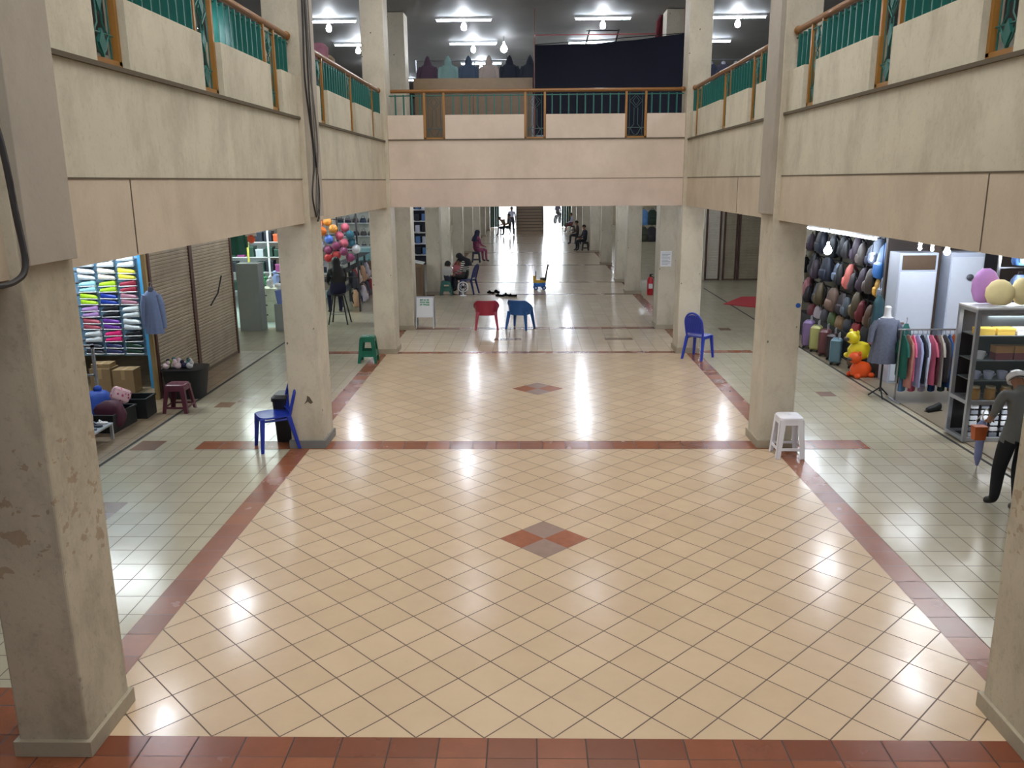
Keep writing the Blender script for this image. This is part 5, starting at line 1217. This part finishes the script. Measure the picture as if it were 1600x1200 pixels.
        h.build('hair' if kind == 'short' else 'head_scarf', hm, t, smooth=80)
    return t
def stand(**k):
    J = dict(pelvis=(0, 0, .95), belly=(0, 0, 1.10), chest=(0, 0, 1.32), neck=(0, 0, 1.48), chin=(0, .02, 1.58), crown=(0, .01, 1.69))
    for e, s_ in (('L', -1), ('R', 1)):
        J.update({'sh'+e: (s_*.18, 0, 1.42), 'el'+e: (s_*.24, -.02, 1.14), 'wr'+e: (s_*.26, .06, .90), 'pa'+e: (s_*.26, .08, .83), 'hip'+e: (s_*.10, 0, .88), 'kn'+e: (s_*.11, .02, .48), 'an'+e: (s_*.11, 0, .08), 'to'+e: (s_*.13, .15, .035)})
    J.update(k); return J
def sit(h=.45, **k):
    J = dict(pelvis=(0, 0, h+.10), belly=(0, .01, h+.27), chest=(0, .03, h+.48), neck=(0, .05, h+.63), chin=(0, .09, h+.73), crown=(0, .09, h+.84))
    for e, s_ in (('L', -1), ('R', 1)):
        J.update({'sh'+e: (s_*.17, .03, h+.57), 'el'+e: (s_*.22, .10, h+.32), 'wr'+e: (s_*.14, .32, h+.22), 'pa'+e: (s_*.12, .38, h+.21), 'hip'+e: (s_*.10, .06, h+.085), 'kn'+e: (s_*.13, .42, h+.07), 'an'+e: (s_*.13, .44, .085), 'to'+e: (s_*.14, .58, .035)})
    J.update(k); return J
# shopper on the right, bent over the goods, back to the viewer
Jm = stand(leg=1.3, chest=(0, .04, 1.31), neck=(0, .11, 1.44), chin=(0, .20, 1.49), crown=(0, .28, 1.57), face=(0, 1, -.9), fat=1.12, shL=(-.20, .04, 1.40), shR=(.20, .04, 1.40),
           elL=(-.27, .08, 1.13), wrL=(-.22, .30, 1.0), paL=(-.19, .38, .98), elR=(.27, .08, 1.13), wrR=(.20, .30, 1.02), paR=(.17, .38, 1.0), pelvis=(0, 0, .96),
           hipL=(-.10, 0, .88), hipR=(.10, 0, .88), knL=(-.15, .04, .48), knR=(.03, -.04, .48), anL=(-.16, .04, .09), anR=(.02, -.16, .09), toL=(-.22, .16, .035), toR=(.0, -.01, .035))
pr_ = person('person in grey shirt, dark trousers and white cap bending over goods at right edge', (4.83, 3.74, .003), -.12, Jm, (pm((104, 106, 104), .8, var=.1), pm((14, 16, 24), .8), M_skin, M_black), .87, ('short', M_hair), detail=2, hem=.84)
b = MB(); b.T = Matrix.Translation((0, .235, 1.54)) @ Matrix.Rotation(-.8, 4, 'X'); b.loft([(0, 0, -.03, .112, .118), (0, 0, .03, .110, .114), (0, 0, .075, .07, .075), (0, 0, .088, .02, .02)], 20); b.build('cap', M_white, pr_)
t = thing('paper_bag', 'orange bag held in front by the bending person on the right', 'bag', (4.66, 4.16, .62)); b = MB(); b.frustum((0, 0, 0, .055, .04), (0, 0, .15, .07, .05)); b.build('body', pm((190, 96, 50), .6), t, smooth=0); MB().tube([(-.05, 0, .2), (0, 0, .27), (.05, 0, .2)], .005, 5).build('handle', M_white, t)
t = thing('folded_umbrella', 'pale blue folded umbrella leaning beside the bending person', 'umbrella', (5.12, 4.95, .002)); MB().loft([(0, 0, .05, .015, .015), (0, 0, .15, .04, .04), (.0, 0, .55, .05, .05), (0, 0, .60, .02, .02)], 14).build('canopy', pm((130, 140, 190), .6), t); MB().tube([(0, 0, 0), (0, 0, .70), (.04, 0, .74), (.06, 0, .70)], .008, 6).build('handle', M_white, t)

# seller in black on a bar stool by the toy stall
t = thing('bar_stool', 'black four-legged bar stool under the person in black', 'stool', (-4.72, 15.55, .002)); MB().lathe([(.15, .68), (.165, .70), (.16, .73), (.10, .735)], n=20).build('seat', M_black, t)
for sx in (-1, 1):
    for sy in (-1, 1): MB().tube([(sx*.11, sy*.11, .69), (sx*.23, sy*.22, 0)], .017, 8).build('leg', M_black, t)
b = MB(); rr = [(sx*.165, sy*.158, .25) for sx, sy in ((-1, -1), (1, -1), (1, 1), (-1, 1))]; b.tube(rr, .009, 6, close=True); b.build('foot_ring', M_metal, t)
Jb = sit(.73, anL=(-.13, .30, .30), anR=(.13, .30, .30), toL=(-.14, .42, .27), toR=(.14, .42, .27), knL=(-.14, .36, .72), knR=(.14, .36, .72), fat=1.35)
person('person in black with black head scarf seated on a bar stool by the toy stall', (-4.72, 15.52, .0), .5, Jb, (M_black, pm((30, 34, 60), .8), M_skin2, M_black), .98, ('scarf', M_black), sleeve='long')

# the family beside the fifth left pillar
side_chair('navy plastic chair under the woman in the striped top, far left hall', (-1.98, 20.95, .0015), 2.8, P_navy, 'full')
person('person in striped top and dark head scarf sitting on the navy chair', (-2.02, 20.96, .02), 1.25, sit(.45, chest=(0, .10, .91), neck=(0, .16, 1.05), chin=(0, .24, 1.12), crown=(0, .27, 1.23)),
       (stripes((30, 32, 40), (206, 206, 196), 16, 2), M_black, M_skin2, M_black), .93, ('scarf', pm((26, 24, 34), .8)), sleeve='long')
stool('dark green plastic stool under the small child by the fifth left pillar', (-2.62, 20.72, .0015), 0, pm((14, 84, 74), .4), .42, .14, .19, 'panel')
Jc = sit(.42); person('small child in light top sitting on the dark green stool', (-2.60, 20.75, .0), -.6, {k_: (tuple(c_ * .62 if i_ < 2 else .42+(c_-.42)*.62 if c_ > .3 else c_ for i_, c_ in enumerate(v_)) if isinstance(v_, tuple) else v_) for k_, v_ in {**Jc, 'anL': (-.13, .44, .20), 'anR': (.13, .44, .20), 'toL': (-.14, .56, .17), 'toR': (.14, .56, .17)}.items()},
    (pm((190, 186, 184), .8), pm((50, 50, 66), .8), M_skin, M_black), 1.0, ('short', M_hair), detail=2)
side_chair('crimson plastic chair behind the seated family, far left hall', (-2.32, 21.75, .0015), -PI/2, pm((150, 44, 50), .4), 'full')
person('small child in pink top sitting on the crimson chair, far left hall', (-2.32, 21.72, .02), PI, sit(.42), (pm((190, 110, 120), .8), pm((60, 40, 60), .8), M_skin, M_black), .74, ('short', M_hair))
t = thing('round_fan', 'white round fan head on the floor beside the navy chair', 'fan', (-2.1, 20.45, .0015)); MB().loft([(0, 0, 0, .10, .10), (0, 0, .02, .10, .10), (0, 0, .03, .03, .03)], 16).build('base', M_white, t); MB().tube([(0, .02, .02), (0, .02, .12)], .02, 8).build('neck', M_white, t)
b = MB(); b.tube([(.15*math.cos(k*PI/12), -.03, .27+.15*math.sin(k*PI/12)) for k in range(24)], .012, 6, close=True); b.tube([(.09*math.cos(k*PI/12), -.05, .27+.09*math.sin(k*PI/12)) for k in range(24)], .006, 6, close=True)
for k in range(12): b.tube([(0, -.06, .27), (.15*math.cos(k*PI/6), -.03, .27+.15*math.sin(k*PI/6))], .004, 4)
b.build('cage', M_white, t)
MB().tube([(0, -.07, .27), (0, .03, .27)], .04, 12).build('motor', M_black, t)
# figure in floral dress further on
stool('dark plastic stool under the person in the floral dress', (-2.35, 31.0, .0015), 0, pm((40, 40, 60), .5), .45, .15, .19, 'rung')
person('person in purple floral dress and navy head scarf sitting by the seventh left pillar', (-2.35, 30.98, .0), -.9, sit(.45, fat=1.15), (pattern((70, 44, 96), (150, 70, 104), 16, .35, c3=(36, 34, 76)), pattern((70, 44, 96), (150, 70, 104), 16, .35, c3=(36, 34, 76)), M_skin2, M_black), 1.0, ('scarf', pm((26, 28, 56), .8)), sleeve='long')
# pair in front of the far door
t = thing('park_bench', 'low dark bench in front of the far left doorway', 'bench', (-1.45, 48.6, .0)); MB().box(-.5, .5, -.18, .18, .40, .44).build('seat', M_black, t, smooth=0)
for x in (-.42, .42): MB().box(x-.03, x+.03, -.15, .15, 0, .40).build('leg', M_black, t, smooth=0)
person('person in grey shirt sitting sideways on the dark bench against the bright door', (-1.28, 48.6, 0), PI/2+.2, sit(.45), (pm((110, 110, 120), .8), pm((30, 30, 40), .8), M_skin, M_black), 1.0, ('short', M_hair))
person('person in brown shirt leaning forward on the dark bench, nearer the doorway', (-1.62, 48.6, 0), PI/2, sit(.45, chest=(0, .16, .88), neck=(0, .26, 1.0), chin=(0, .33, 1.06), crown=(0, .37, 1.16)), (pm((120, 96, 84), .8), pm((40, 36, 50), .8), M_skin, M_black), .95, ('short', M_hair))
person('person in pale top and cap standing behind the dark bench', (-1.2, 49.3, 0), PI-.3, stand(), (pm((190, 190, 210), .8), pm((60, 60, 70), .8), M_skin, M_black), 1.0, ('short', M_hair))
t = thing('motor_scooter', 'dark parked motor scooter outside the far right doorway', 'scooter', (2.2, 64.5, -.03), 1.2)
MB().loft([(0, 0, -.5, .10, .06), (0, .05, -.3, .16, .12), (0, .02, 0, .14, .07), (0, .12, .35, .16, .16), (0, .2, .5, .05, .06)], 16, axis='x').build('body', M_black, t)
t.children[0].location = (0, 0, .5)
for x in (-.55, .55): MB().tube([(x, -.05, .25), (x, .05, .25)], .25, 20).build('wheel', M_black, t)
MB().tube([(.5, -.3, 1.0), (.45, 0, .95), (.5, .3, 1.0)], .02, 8).build('handlebar', M_black, t); MB().tube([(.55, 0, .25), (.42, 0, .95)], .03, 8).build('fork', M_black, t)
person('person in dark jacket sitting on the parked motor scooter outside', (2.2, 64.45, -.03), 1.2-PI/2, sit(.72, anL=(-.16, .3, .35), anR=(.16, .3, .35), toL=(-.16, .44, .3), toR=(.16, .44, .3)), (pm((40, 36, 50), .8), M_black, M_skin, M_black), 1.0, ('short', M_hair))
# seated figures against the far right pillars
for i, (x, y, c, n_, a) in enumerate(((2.50, 41.1, (60, 44, 44), 'dark red', .5), (2.62, 36.9, (36, 36, 56), 'navy', .8), (2.75, 52.0, (190, 190, 220), 'pale blue', .4))):
    stool('small dark stool under the person in %s by the right pillars' % n_, (x, y, .0015), 0, M_black, .42, .14, .18, 'rung')
    person('person in %s top sitting on a small stool by the far right pillars' % n_, (x, y-.02, 0), a+PI*.35, sit(.42), (pm(c, .8), pm((110, 50, 60) if i == 2 else (34, 32, 40), .8), M_skin, M_black), .95, ('short', M_hair), sleeve='long')
